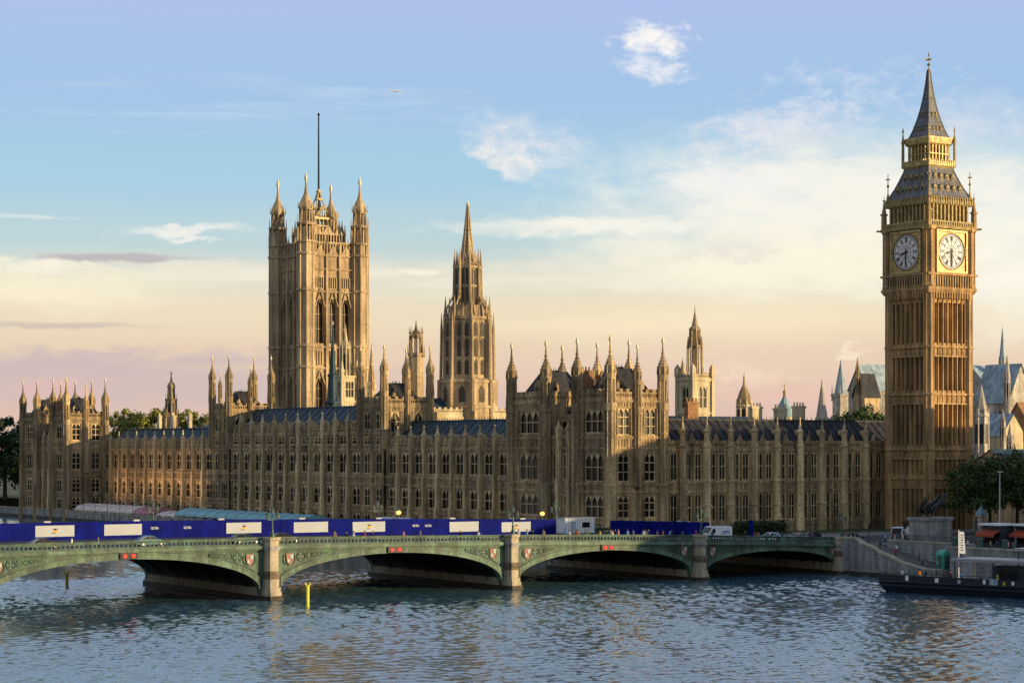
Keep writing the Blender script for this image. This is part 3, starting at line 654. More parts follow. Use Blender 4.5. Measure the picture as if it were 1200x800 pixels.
# ------------------------------------------------------------------ clock tower
def Pc(face, h, cx=0, cy=0): return Pl(face, {'E': cx + h, 'W': cx - h, 'N': cy + h, 'S': cy - h}[face])
def clock_tower():
    t = thing('clock_tower', 'tall golden clock tower with two visible dials and an iron spire', 'clock tower', (0, 0, GZ))
    hw = 5.75; st_m = 'stone_tower'
    mb = MB(); zs = [GZ - 3, 15.2, 21.0, 31.9, 41.3, 51.9]
    for face in 'ENSW':
        P = Pc(face, hw)
        for k, (za, zb) in enumerate(zip(zs, zs[1:])):
            n = 7; us = [-hw + 2 * hw * i / n for i in range(n + 1)]; e = 1.15
            ub = [-4.6 + 9.2 * i / n for i in range(n + 1)]
            # deep upright channels between ribs, with slit windows in every other one
            P.quad(mb, (-hw, 0, za), (ub[0], 0, za), (ub[0], 0, zb), (-hw, 0, zb)); P.quad(mb, (ub[-1], 0, za), (hw, 0, za), (hw, 0, zb), (ub[-1], 0, zb))
            for i in range(n):
                a, b = ub[i] + .26, ub[i + 1] - .26; lo, hi = za + .7, zb - 1.9; d = -.62
                P.quad(mb, (ub[i], 0, za), (a, 0, za), (a, 0, zb), (ub[i], 0, zb)); P.quad(mb, (b, 0, za), (ub[i + 1], 0, za), (ub[i + 1], 0, zb), (b, 0, zb))
                P.quad(mb, (a, 0, za), (b, 0, za), (b, 0, lo), (a, 0, lo)); P.quad(mb, (a, 0, hi), (b, 0, hi), (b, 0, zb), (a, 0, zb))
                P.quad(mb, (a, d, lo), (b, d, lo), (b, d, hi), (a, d, hi))
                P.quad(mb, (a, 0, lo), (a, d, lo), (a, d, hi), (a, 0, hi)); P.quad(mb, (b, 0, lo), (b, d, lo), (b, d, hi), (b, 0, hi)); P.quad(mb, (a, 0, hi), (b, 0, hi), (b, d, hi), (a, d, hi)); P.quad(mb, (a, 0, lo), (b, 0, lo), (b, d, lo), (a, d, lo))
                m_ = (a + b) / 2
                P.box(mb, m_ - .05, m_ + .05, d - .05, d + .2, lo, hi)
                for z in (zb - 1.0,): P.box(mb, a + .08, b - .08, -.05, .14, z - .5, z + .5)
            for i in range(n + 1): P.box(mb, ub[i] - .1, ub[i] + .1, -.1, .22, za, zb - .2)
        for z in zs[1:-1]:
            P.box(mb, -5.7, 5.7, -.1, .42, z - .25, z + .2); P.box(mb, -5.7, 5.7, -.1, .3, z - 2.05, z - 1.75)
    part('shaft', mb, st_m, t)
    # slit windows
    sm = MB(); sm.box(-.16, .16, -.1, .04, 0, 5.6)
    sme = sm.mesh('slit_window', 'glass')
    for face in 'EN':
        P = Pc(face, hw)
        for za in (21.0, 31.9, 41.3):
            for i in (1, 3, 5):
                for q in (-.23, .23):
                    m_ = -4.6 + 9.2 * (i + .5) / 7 + q; inst('slit_window', sme, t, P.p(m_, -.60, za + 1.4), P.rz)
    # clasping corner shafts
    c = MB(); prof = [(0, 1.15)]
    for z in zs[1:-1]: prof += [(z - GZ + 2.75, 1.15), (z - GZ + 2.75, 1.38), (z - GZ + 3.2, 1.38), (z - GZ + 3.2, 1.12)]
    prof += [(zs[-1] - GZ + 3, 1.1)]; c.lathe(0, 0, prof)
    for i in range(8):
        a = math.pi / 8 + i * math.pi / 4; c.tube((1.15 * math.cos(a), 1.15 * math.sin(a), 0), (1.12 * math.cos(a), 1.12 * math.sin(a), zs[-1] - GZ + 3), .10, n=4)
    cm = c.mesh('corner_buttress', st_m)
    for x in (-5.3, 5.3):
        for y in (-5.3, 5.3): inst('corner_buttress', cm, t, (x, y, GZ - 3))
    # balustraded corbel stage
    mb = MB(); mb.sq(0, 0, [(51.6, 5.9), (51.9, 6.35), (52.6, 6.7), (53.0, 6.7), (53.0, 6.45), (55.4, 6.45), (55.4, 6.8), (55.8, 6.8), (55.8, 6.1), (64.6, 6.1)])
    for face in 'ENSW':
        P = Pc(face, 6.45)
        for i in range(15): u = -4.9 + 9.8 * i / 14; P.box(mb, u - .12, u + .12, -.1, .22, 53.1, 55.3)
        P = Pc(face, 5.75)
        for i in range(15): u = -5.0 + 10 * i / 14; P.box(mb, u - .18, u + .18, .0, .75, 50.8, 52.0)
    part('corbel_stage', mb, st_m, t)
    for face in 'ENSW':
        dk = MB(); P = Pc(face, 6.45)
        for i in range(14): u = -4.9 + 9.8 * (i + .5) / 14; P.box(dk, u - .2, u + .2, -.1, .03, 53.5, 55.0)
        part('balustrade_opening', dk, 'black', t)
    # corner piers of the clock stage
    c = MB(); c.lathe(0, 0, [(0, 1.3), (.4, 1.45), (.8, 1.2), (11.2, 1.15), (11.3, 1.5), (12.0, 1.5), (12.1, 1.0)])
    for i in range(8): a = math.pi / 8 + i * math.pi / 4; c.tube((1.2 * math.cos(a), 1.2 * math.sin(a), 0), (1.17 * math.cos(a), 1.17 * math.sin(a), 11.2), .11, n=4)
    cm = c.mesh('corner_pier', st_m)
    for x in (-5.6, 5.6):
        for y in (-5.6, 5.6): inst('corner_pier', cm, t, (x, y, 53.0))
    # the four dials
    zc, R = 60.15, 3.45
    fr = MB(); h = 4.25
    for a, b, c_, d in ((-h, h, -h, -h + .4), (-h, h, h - .4, h), (-h, -h + .4, -h + .4, h - .4), (h - .4, h, -h + .4, h - .4)): fr.box(a, b, 0, .42, c_, d)
    for i in range(48):                               # gilt spandrels around the ring
        a0, a1 = 2 * math.pi * i / 48, 2 * math.pi * (i + 1) / 48
        def sqp(a): m_ = max(abs(math.cos(a)), abs(math.sin(a))); return (h - .4) * math.cos(a) / m_, (h - .4) * math.sin(a) / m_
        p0, p1 = sqp(a0), sqp(a1); q0 = (3.75 * math.cos(a0), 3.75 * math.sin(a0)); q1 = (3.75 * math.cos(a1), 3.75 * math.sin(a1))
        fr.add([(q0[0], .14, q0[1]), (q1[0], .14, q1[1]), (p1[0], .14, p1[1]), (p0[0], .14, p0[1])], [(0, 1, 2, 3)])
    for i in range(60):
        a = 2 * math.pi * i / 60; fr.tube((3.62 * math.cos(a), .1, 3.62 * math.sin(a)), (3.62 * math.cos(a), .34, 3.62 * math.sin(a)), .14, n=4)
    frm = fr.mesh('dial_surround', 'gilt')
    dl = MB(); dl.add([(R * math.cos(2 * math.pi * i / 64), .12, R * math.sin(2 * math.pi * i / 64)) for i in range(64)], [tuple(range(64))]); dlm = dl.mesh('dial', 'opal')
    nu = MB()
    def ring(r0, r1, y, n=64):
        for i in range(n):
            a, b = 2 * math.pi * i / n, 2 * math.pi * (i + 1) / n
            nu.add([(r0 * math.cos(a), y, r0 * math.sin(a)), (r0 * math.cos(b), y, r0 * math.sin(b)), (r1 * math.cos(b), y, r1 * math.sin(b)), (r1 * math.cos(a), y, r1 * math.sin(a))], [(0, 1, 2, 3)])
    ring(3.38, 3.62, .17); ring(2.98, 3.05, .16); ring(2.02, 2.10, .16); ring(1.2, 1.26, .16); ring(0, .32, .17)
    for k in range(60): a = 2 * math.pi * k / 60; nu.tube((3.04 * math.sin(a), .16, 3.04 * math.cos(a)), (3.3 * math.sin(a), .16, 3.3 * math.cos(a)), .035, n=4)
    for k in range(12):
        a = 2 * math.pi * k / 12; nu.tube((.3 * math.sin(a), .15, .3 * math.cos(a)), (2.05 * math.sin(a), .15, 2.05 * math.cos(a)), .035, n=4)
    NUM = ['XII', 'I', 'II', 'III', 'IIII', 'V', 'VI', 'VII', 'VIII', 'IX', 'X', 'XI']
    for k, s in enumerate(NUM):                       # Roman numerals, standing outwards
        a = 2 * math.pi * k / 12; wd = {'I': .15, 'V': .34, 'X': .36}; tot = sum(wd[q] for q in s); x = -tot / 2
        def pt(x_, r_): return (r_ * math.sin(a) + x_ * math.cos(a), .165, r_ * math.cos(a) - x_ * math.sin(a))
        for ch in s:
            xm = x + wd[ch] / 2; b0, b1 = 2.16, 2.92
            if ch == 'I': nu.tube(pt(xm, b0), pt(xm, b1), .055, n=4)
            elif ch == 'V': nu.tube(pt(xm, b0), pt(x + .03, b1), .06, n=4); nu.tube(pt(xm, b0), pt(x + wd[ch] - .03, b1), .04, n=4)
            else: nu.tube(pt(x + .03, b0), pt(x + wd[ch] - .03, b1), .04, n=4); nu.tube(pt(x + .03, b1), pt(x + wd[ch] - .03, b0), .06, n=4)
            x += wd[ch]
    num = nu.mesh('numerals', 'black')
    hd = MB()                                         # half past eight
    def hand(ang, r, w0, back, y):
        s, c_ = math.sin(ang), math.cos(ang)
        P_ = lambda u, v_: (v_ * s + u * c_, y, v_ * c_ - u * s)
        pts = [P_(-w0 * .5, -back), P_(w0 * .5, -back), P_(w0, r * .55), P_(w0 * .3, r), P_(-w0 * .3, r), P_(-w0, r * .55)]
        o = [(x, yy + .06, z) for x, yy, z in pts]; n = 6
        hd.add(pts + o, [tuple(range(6)), tuple(range(6, 12))[::-1]] + [(i, (i + 1) % n, n + (i + 1) % n, n + i) for i in range(n)])
    hdm = {}
    for face in 'ENSW':
        # seen from outside, clockwise runs against the local x of E/N/W/S faces placed by rotation
        P = Pc(face, 6.12); root_l = P.p(0, 0, zc)
        s_ = inst('clock_face', frm, t, root_l, P.rz)
        if not hdm:
            hand(R_(-255), 1.9, .22, .5, .24); hand(R_(-180), 3.0, .15, .7, .32); hdm['m'] = hd.mesh('clock_hands', 'black')
        for nm, me in (('dial', dlm), ('numerals', num), ('clock_hands', hdm['m'])):
            g = bpy.data.objects.new(nm, me); COL.objects.link(g); g.parent = s_
            if nm == 'numerals': g.scale = (-1, 1, 1)
    # belfry
    mb = MB(); mb.sq(0, 0, [(64.5, 6.2), (64.6, 6.75), (65.1, 6.85), (65.3, 6.5), (66.2, 6.4), (66.2, 5.5), (69.4, 5.5), (69.4, 6.2), (69.8, 6.35), (70.4, 6.3), (71.0, 5.95)])
    for face in 'ENSW':
        P = Pc(face, 5.5)
        for i in range(10): u = -4.7 + 9.4 * i / 9; P.box(mb, u - .2, u + .2, -.1, .55, 66.1, 69.4)
        for i in range(20): u = -6 + 12 * i / 19; P.box(mb, u - .12, u + .12, .6, 1.15, 64.75, 65.9)
        for i in range(18): u = -5.6 + 11.2 * i / 17; P.box(mb, u - .12, u + .12, .55, .95, 69.5, 70.9)
    part('belfry', mb, 'gild_green', t)
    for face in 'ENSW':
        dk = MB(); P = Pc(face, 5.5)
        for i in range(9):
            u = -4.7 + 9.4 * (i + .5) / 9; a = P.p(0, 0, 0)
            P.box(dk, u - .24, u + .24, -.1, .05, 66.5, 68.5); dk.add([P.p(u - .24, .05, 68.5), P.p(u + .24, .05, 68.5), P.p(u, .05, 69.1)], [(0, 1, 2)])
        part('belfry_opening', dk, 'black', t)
    pin = MB(); pin.sq(0, 0, [(0, .42), (3.0, .38), (3.0, .55), (3.3, .55), (3.4, .34), (5.8, .08), (5.85, .2), (6.1, .2), (6.2, .05), (7.0, .04)])
    pme = pin.mesh('pinnacle', st_m)
    for x in (-6.25, 6.25):
        for y in (-6.25, 6.25): inst('pinnacle', pme, t, (x, y, 65.0))
    cr = MB(); cr.tube((0, 0, 0), (0, 0, 5.6), .14, .08, 6); cr.lathe(0, 0, [(2.8, .1), (3.1, .32), (3.5, .1)]); cr.box(-.5, .5, -.07, .07, 4.4, 4.6); cr.box(-.07, .07, -.5, .5, 4.4, 4.6); cr.tube((0, 0, 0), (0, 0, 1.6), .5, .15, 6)
    crm = cr.mesh('corner_cross', 'gild_green')
    for x in (-5.7, 5.7):
        for y in (-5.7, 5.7): inst('corner_cross', crm, t, (x, y, 70.8))
    gg = MB(); gg.box(-.18, .18, 0, 1.3, 0, .35); ggm = gg.mesh('gargoyle', st_m)
    for sx in (-1, 1):
        for sy in (-1, 1): inst('gargoyle', ggm, t, (sx * 6.4, sy * 6.4, 64.7), math.atan2(-sx, sy))
    # lower roof with two rows of gilded dormers
    mb = MB(); prof = [(71.0, 5.85), (71.5, 5.6), (73.2, 4.75), (75.0, 4.05), (76.6, 3.5), (77.3, 3.35)]
    mb.sq(0, 0, prof); 
    for sx in (-1, 1):
        for sy in (-1, 1):
            for (z0, r0), (z1, r1) in zip(prof, prof[1:]): mb.tube((sx * r0, sy * r0, z0), (sx * r1, sy * r1, z1), .16, n=5)
    for face in 'ENSW':
        for i in range(9):
            u = -1 + 2 * i / 8
            for (z0, r0), (z1, r1) in zip(prof, prof[1:]): mb.tube(Pl(face, 0).p(u * r0, r0, z0), Pl(face, 0).p(u * r1, r1, z1), .06, n=4)
    part('lower_roof', mb, 'slate_tower', t)
    dm = dormer_mesh(.82, 1.35, .9, ('gild_green', 'black'))
    for face in 'ENSW':
        P = Pl(face, 0)
        for z, r, n, sp in ((72.2, 5.25, 5, 1.75), (74.6, 4.25, 4, 1.6)):
            for i in range(n): inst('dormer', dm, t, P.p((i - (n - 1) / 2) * sp, r + .05, z), P.rz)
    # lantern
    mb = MB(); mb.sq(0, 0, [(77.1, 3.4), (77.5, 3.75), (78.4, 3.7), (78.4, 2.4), (81.7, 2.4), (81.7, 3.0), (82.0, 3.3), (82.9, 3.45), (83.3, 3.4), (83.4, 2.9)])
    for face in 'ENSW':
        P = Pc(face, 2.4)
        for i in range(7): u = -2.7 + 5.4 * i / 6; P.box(mb, u - .14, u + .14, 0, .55, 78.3, 81.7)
        P.box(mb, -2.8, 2.8, .3, .5, 79.9, 80.1)
        for i in range(12): u = -3.3 + 6.6 * i / 11; P.box(mb, u - .1, u + .1, 1.05, 1.42, 77.5, 78.7)
    part('lantern', mb, 'gilt', t)
    for face in 'ENSW':
        dk = MB(); P = Pc(face, 2.4)
        for i in range(6): u = -2.7 + 5.4 * (i + .5) / 6; P.box(dk, u - .2, u + .2, -.1, .04, 78.7, 81.2)
        part('lantern_opening', dk, 'iron', t)
    lp = MB(); lp.sq(0, 0, [(0, .22), (5.0, .2), (5.0, .3), (5.2, .3), (5.3, .2), (7.2, .05), (7.2, .14), (7.4, .14), (8.2, .03)]); lpm = lp.mesh('lantern_pinnacle', 'gild_green')
    for x in (-3.6, 3.6):
        for y in (-3.6, 3.6): inst('lantern_pinnacle', lpm, t, (x, y, 77.4))
    # spire
    prof = [(83.3, 2.95), (83.6, 2.7), (85.0, 2.2), (87.0, 1.65), (89.0, 1.2), (91.5, .78), (94.5, .42), (96.9, .22)]
    mb = MB(); mb.sq(0, 0, prof)
    for sx in (-1, 1):
        for sy in (-1, 1):
            for (z0, r0), (z1, r1) in zip(prof, prof[1:]): mb.tube((sx * r0, sy * r0, z0), (sx * r1, sy * r1, z1), .13, n=5)
    for z, r in ((85.6, 2.05), (88.4, 1.35), (91.4, .82)): mb.sq(0, 0, [(z - .1, r + .02), (z, r + .12), (z + .14, r + .1), (z + .2, r - .1)])
    part('spire', mb, 'slate_tower', t)
    d2 = dormer_mesh(.5, .8, .5, ('gild_green', 'black'))
    for face in 'ENSW':
        P = Pl(face, 0)
        for z, r, n in ((84.6, 2.4, 3), (87.4, 1.6, 2)):
            for i in range(n): inst('dormer', d2, t, P.p((i - (n - 1) / 2) * 1.0, r, z), P.rz)
    mb = MB(); mb.tube((0, 0, 96.5), (0, 0, 100.9), .13, .06, 6)
    mb.lathe(0, 0, [(96.7, .3), (97.0, .45), (97.3, .25)]); mb.lathe(0, 0, [(97.9, .12), (98.2, .4), (98.5, .12)])
    mb.box(-.75, .75, -.09, .09, 99.1, 99.35); mb.box(-.09, .09, -.75, .75, 99.1, 99.35); mb.lathe(0, 0, [(99.9, .1), (100.1, .22), (100.3, .08)])
    part('finial_cross', mb, 'gild_green', t)
clock_tower()

# ------------------------------------------------------------------ the great flag tower
def flag_tower():
    cx, cy = -9.0, -276.0; t = thing('flag_tower', 'massive square stone tower with four octagonal turrets and a tall flagpole', 'tower', (cx, cy, GZ))
    hw = 9.4; m_ = 'stone_grey'; mb = MB()
    for face in 'EN':
        c = (cx if face == 'E' else cy) + hw; P = Pl(face, c); o = cy if face == 'E' else cx
        ub = [o - 6.9 + 13.8 * i / 3 for i in range(4)]
        wall_face(mb, t, P, [ub[0], ub[1], ub[2], ub[3]], GZ, 81.4, [(33.6, 43.0), (53.8, 67.6)], [(.16, .84)], depth=1.3, lights=2, transoms=2, arch=2, strings=(31.0, 46.2, 52.8, 70.0, 77.0, 81.2), sproj=.5, panels=1.1, winmat='stone_grey')
        for a, b in ((o - hw, ub[0]), (ub[3], o + hw)): P.quad(mb, (a, 0, GZ), (b, 0, GZ), (b, 0, 81.4), (a, 0, 81.4))
        for z0, z1, n in ((47.2, 51.6, 15), (71.2, 74.4, 18)):
            for i in range(n): u = o - 6.6 + 13.2 * i / (n - 1); P.box(mb, u - .17, u + .17, -.1, .35, z0, z1)
        for i in range(4): P.box(mb, ub[i] - .4, ub[i] + .4, -.1, .7, 31, 81.4); mb.tube(P.p(ub[i], .3, 81), P.p(ub[i], .3, 86.5), .4, .06, 6)
        for i in range(3):                            # ogee hoods over the great windows
            a, b = ub[i] + .6, ub[i + 1] - .6; mm = (a + b) / 2
            for u0, u1 in ((a, mm), (b, mm)): mb.tube(P.p(u0, .3, 65.2), P.p((u0 + u1) / 2, .3, 68.0), .26, n=5); mb.tube(P.p((u0 + u1) / 2, .3, 68.0), P.p(u1, .3, 70.6), .22, n=5)
            for u0, u1 in ((a, mm), (b, mm)): mb.tube(P.p(u0, .3, 41.2), P.p(u1, .3, 45.4), .24, n=5)
    plain_box(mb, cx - hw, cx + hw, cy - hw, cy + hw, GZ, 81.4, 'EN'); part('wall', mb, m_, t)
    for face in 'EN':
        c = (cx if face == 'E' else cy) + hw; P = Pl(face, c); o = cy if face == 'E' else cx
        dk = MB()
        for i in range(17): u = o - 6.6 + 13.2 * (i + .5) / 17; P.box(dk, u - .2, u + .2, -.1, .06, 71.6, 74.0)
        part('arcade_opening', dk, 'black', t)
    mb = MB()
    for face in 'ENSW':
        c = {'E': cx, 'W': -cx, 'N': cy, 'S': -cy}[face] + hw; c = c if face in 'EN' else -c; P = Pl(face, c); o = cy if face in 'EW' else cx
        P.box(mb, o - 7, o + 7, -.5, .15, 81.4, 82.0); P.box(mb, o - 7, o + 7, -.5, .2, 85.0, 85.5)
        for i in range(15): u = o - 6.8 + 13.6 * i / 14; P.box(mb, u - .2, u + .2, -.45, .05, 82.0, 85.0)
        for i in range(3): u = o - 4.6 + 4.6 * i; mb.add([P.p(u - 1.5, .25, 82), P.p(u + 1.5, .25, 82), P.p(u, .25, 84.6)], [(0, 1, 2)])
        for i in range(4): u = o - 6.9 + 4.6 * i; mb.tube(P.p(u, -.1, 85), P.p(u, -.1, 88.2), .3, .04, 5)
    part('parapet', mb, m_, t)
    mb = MB()                                         # inner arcade with gablets behind the parapet
    for face in 'ENSW':
        P = Pc(face, 6.2, cx, cy); o = cy if face in 'EW' else cx
        P.box(mb, o - 6.2, o + 6.2, -.3, .2, 84.2, 84.9); P.box(mb, o - 6.2, o + 6.2, -.3, .25, 88.0, 88.5)
        for i in range(13): u = o - 6 + i; P.box(mb, u - .18, u + .18, -.2, .1, 84.8, 88.1)
        for i in range(3): u = o - 4 + 4 * i; mb.add([P.p(u - 1.7, .1, 88.4), P.p(u + 1.7, .1, 88.4), P.p(u, .1, 91.6), P.p(u - 1.7, -.2, 88.4), P.p(u + 1.7, -.2, 88.4), P.p(u, -.2, 91.6)], [(0, 1, 2), (5, 4, 3), (0, 2, 5, 3), (1, 4, 5, 2)]); mb.tube(P.p(u, 0, 91.4), P.p(u, 0, 93.2), .22, .04, 5)
        for i in range(4): u = o - 6 + 4 * i; mb.tube(P.p(u, 0, 88), P.p(u, 0, 91.4), .28, .04, 5)
    part('roof_arcade', mb, m_, t)
    # turrets
    a = MB(); r = 2.72
    a.lathe(0, 0, [(0, r), (26, r), (26, r + .4), (26.7, r + .4), (26.8, r), (41.2, r), (41.2, r + .4), (41.9, r + .4), (42, r), (47.8, r), (47.8, r + .4), (48.5, r + .4), (48.6, r), (65, r), (65, r + .4), (65.7, r + .4), (65.8, r), (76.3, r), (76.3, r + .45), (77, r + .45), (77.1, r * .95), (80, r * .93), (80, r + .35), (80.6, r + .35),
                    (80.7, r * .5), (85.4, r * .5), (85.4, r + .1), (86, r + .25), (86.4, r * .8), (86.5, r * .45), (90, r * .45), (90, r * .74), (90.6, r * .82), (91.8, r * .76), (93.2, r * .54), (94.8, r * .27), (96.5, r * .15), (99.2, r * .07)])
    for i in range(8):
        q = math.pi / 8 + i * math.pi / 4; x, y = math.cos(q), math.sin(q)
        a.tube((x * r, y * r, 0), (x * r, y * r, 80), .22, n=4); a.tube((x * r * .95, y * r * .95, 80.6), (x * r * .92, y * r * .92, 85.5), .34, n=5); a.tube((x * r * .98, y * r * .98, 85.5), (x * r * .98, y * r * .98, 89), .2, .04, 4)
        a.tube((x * r * .72, y * r * .72, 86.3), (x * r * .7, y * r * .7, 90.1), .24, n=5); a.tube((x * r * 1.0, y * r * 1.0, 79), (x * r * 1.08, y * r * 1.08, 83.4), .2, .04, 4); a.tube((x * r * .88, y * r * .88, 90.4), (x * r * .88, y * r * .88, 92.8), .16, .03, 4)
    tm = a.mesh('corner_turret', m_); f = MB(); f.lathe(0, 0, [(98.6, .25), (99.1, .4), (99.9, .55), (100.6, .36), (101, .2), (102, .04)]); fm = f.mesh('finial', 'gold')
    for sx in (-1, 1):
        for sy in (-1, 1):
            o = inst('corner_turret', tm, t, (cx + sx * 9.5, cy + sy * 9.5, GZ)); g = bpy.data.objects.new('finial', fm); COL.objects.link(g); g.parent = o
    # gilded iron crown that carries the flagpole
    mb = MB()
    hip_roof(mb, cx - 8.4, cx + 8.4, cy - 8.4, cy + 8.4, 81.6, 88.5, 5.2, 5.2); part('roof', mb, 'slate_dark', t)
    mb = MB(); mb.sq(cx, cy, [(88.3, 3.5), (88.9, 3.7), (89.3, 3.2)])
    for face in 'ENSW':
        c = {'E': cx, 'W': -cx, 'N': cy, 'S': -cy}[face] + 3.1; c = c if face in 'EN' else -c; P = Pl(face, c); o = cy if face in 'EW' else cx
        for i in range(5): u = o - 2.8 + 1.4 * i; mb.tube(P.p(u, 0, 89), P.p(u, 0, 93.4), .22, n=5)
        P.box(mb, o - 3.2, o + 3.2, -.3, .3, 93.2, 93.8); [mb.tube(P.p(o + s * 3.1, 0, 93.7), P.p(o, 0, 97.4), .22, n=5) for s in (-1, 1)]; [mb.tube(P.p(o + q, 0, 93.6), P.p(o + q, 0, 97 - abs(q) * 1.1), .14, n=4) for q in (-1.6, -.8, 0, .8, 1.6)]; P.box(mb, o - 3.0, o + 3.0, -.15, .15, 91, 91.3)
    for sx in (-1, 1):
        for sy in (-1, 1):
            mb.tube((cx + sx * 3.3, cy + sy * 3.3, 89), (cx + sx * 3.3, cy + sy * 3.3, 98), .35, .05, 5)
            for k in range(6): z0 = 93 + k * 1.7; rr = 3.0 * (1 - k / 6.2) ** 1.3; r2 = 3.0 * (1 - (k + 1) / 6.2) ** 1.3; mb.tube((cx + sx * rr, cy + sy * rr, z0), (cx + sx * r2, cy + sy * r2, z0 + 1.7), .26, n=5)
    for z in (96.5, 99.5, 102): r2 = {96.5: 2.0, 99.5: 1.2, 102: .8}[z]; mb.lathe(cx, cy, [(z, r2), (z + .5, r2), (z + .5, r2 * .7), (z, r2 * .7)], 8)
    part('roof_crown', mb, 'gilt', t)
    mb = MB(); mb.tube((cx, cy, 89), (cx, cy, 126.2), .42, .24, 8); mb.lathe(cx, cy, [(126.1, .2), (126.5, .5), (127, .2)]); part('flagpole', mb, 'iron', t)
flag_tower()

# ------------------------------------------------------------------ the spired octagon
def octagon():
    cx, cy = 27.5, -130.0; t = thing('octagonal_tower', 'slender octagonal stone tower rising in stages to a thin spire', 'tower', (cx, cy, GZ))
    m_ = 'stone_grey'; mb = MB()
    mb.lathe(cx, cy, [(GZ, 7.2), (31, 7.2), (31, 7.5), (31.6, 7.5), (31.7, 7.0), (37.2, 6.9), (37.2, 7.2), (37.8, 7.2), (38.5, 5.7), (52.8, 5.6), (52.8, 6.0), (53.5, 6.0), (53.6, 4.6), (56.3, 4.3), (56.4, 3.15), (65.4, 3.0), (65.4, 3.5), (66.0, 3.5)])
    for i in range(8):
        a = math.pi / 8 + i * math.pi / 4; x, y = math.cos(a), math.sin(a)
        mb.tube((cx + x * 7.1, cy + y * 7.1, GZ), (cx + x * 7.0, cy + y * 7.0, 38), .7, .6, 6)
        mb.tube((cx + x * 6.7, cy + y * 6.7, 37), (cx + x * 6.5, cy + y * 6.5, 50), .42, .36, 6); mb.tube((cx + x * 6.5, cy + y * 6.5, 50), (cx + x * 6.5, cy + y * 6.5, 54.6), .4, .04, 5)
        mb.tube((cx + x * 5.7, cy + y * 5.7, 38), (cx + x * 5.7, cy + y * 5.7, 54), .5, .42, 6); mb.tube((cx + x * 5.6, cy + y * 5.6, 53.6), (cx + x * 5.5, cy + y * 5.5, 58.6), .45, .05, 5)
        mb.tube((cx + x * 5.4, cy + y * 5.4, 55), (cx + x * 3.3, cy + y * 3.3, 59.2), .24, n=5)
        mb.tube((cx + x * 3.45, cy + y * 3.45, 55), (cx + x * 3.3, cy + y * 3.3, 66), .42, .36, 6); mb.tube((cx + x * 3.35, cy + y * 3.35, 65.6), (cx + x * 3.2, cy + y * 3.2, 70.4), .38, .04, 5)
        a2 = i * math.pi / 4; x2, y2 = math.cos(a2), math.sin(a2)
        mb.tube((cx + x2 * 5.3, cy + y2 * 5.3, 53.5), (cx + x2 * 5.2, cy + y2 * 5.2, 56.8), .3, .04, 5); mb.tube((cx + x2 * 2.7, cy + y2 * 2.7, 66), (cx + x2 * 2.6, cy + y2 * 2.6, 69.2), .26, .04, 5)
    for z in (43.0, 48.2, 61): rr = 5.75 if z < 55 else 3.3; mb.lathe(cx, cy, [(z - .2, rr - .3), (z - .2, rr), (z + .2, rr), (z + .2, rr - .3)])
    part('wall', mb, m_, t)
    for i in range(8):
        a = i * math.pi / 4; ca, sa = math.cos(a), math.sin(a)
        def P(u, n, z): return (cx + n * ca - u * sa, cy + n * sa + u * ca, z)
        def pane(u0, u1, n, z0, z1):
            dk = MB(); dk.add([P(u0, n, z0), P(u1, n, z0), P(u1, n, z1), P((u0 + u1) / 2, n, z1 + (u1 - u0) * .8), P(u0, n, z1)], [(0, 1, 2, 3, 4)]); part('window', dk, 'brown_pane', t)
        ap = math.cos(math.pi / 8)
        for s in (-1, 1):
            for z0, z1 in ((39.2, 42.2), (43.6, 47.4), (48.6, 51.4)): pane(s * .95 - .5, s * .95 + .5, 5.7 * ap + .06, z0, z1)
            for z0, z1 in ((57.2, 60.4), (61.4, 64.8)): pane(s * .48 - .26, s * .48 + .26, 3.13 * ap + .06, z0, z1)
        pane(-.8, .8, 7.0 * ap + .04, 32.4, 35.4)
    mb = MB(); prof = [(65.9, 2.8), (67.2, 1.85), (75, .85), (81, .22)]; mb.lathe(cx, cy, prof)
    for i in range(8):
        a = math.pi / 8 + i * math.pi / 4; x, y = math.cos(a), math.sin(a)
        for (z0, r0), (z1, r1) in zip(prof, prof[1:]): mb.tube((cx + x * r0, cy + y * r0, z0), (cx + x * r1, cy + y * r1, z1), .13, .1, 4)
    for z, r in ((71, 1.38), (75, .95)): mb.lathe(cx, cy, [(z - .2, r - .1), (z, r + .15), (z + .25, r - .1)])
    part('spire', mb, m_, t)
    mb = MB(); mb.lathe(cx, cy, [(80.6, .2), (81.1, .45), (81.6, .2), (82.6, .04)]); part('finial', mb, 'gold', t)
octagon()

# chamber block behind the river front
t = thing('chamber_block', 'long roofed block with a sunlit parapet, below the spired octagon', 'palace block', (31, -142, GZ))
mb = MB(); wall_face(mb, t, Pl('N', -125), [17 + 4.83 * i for i in range(7)], GZ, 29.6, [(22, 27.6)], [(.3, .7)], depth=.4, panels=0, strings=(28.6,)); plain_box(mb, 17, 46, -160, -125, GZ, 29.6, 'N'); part('wall', mb, 'stone_cream', t)
mb = MB(); parapet(mb, Pl('N', -125), 17, 46, 29.6, 1.5, 1.6); parapet(mb, Pl('E', 46), -160, -125, 29.6, 1.5, 1.6); part('parapet', mb, 'stone_cream', t)
mb = MB(); hip_roof(mb, 18, 45, -159, -126, 29.7, 33.5, 6, 6); part('roof', mb, 'slate', t)
t = thing('chamber_block', 'lower lead-roofed block hidden behind the north range', 'palace block', (30, -60, GZ))
mb = MB(); plain_box(mb, -4, 46, -118, -34, GZ, 24.0); part('wall', mb, 'stone', t)
mb = MB(); hip_roof(mb, -3, 45, -117, -35, 24.1, 28.0, 10, 10); part('roof', mb, 'slate', t)
mb = MB(); parapet(mb, Pl('N', -34), -4, 46, 24, 1.4); part('parapet', mb, 'stone', t)
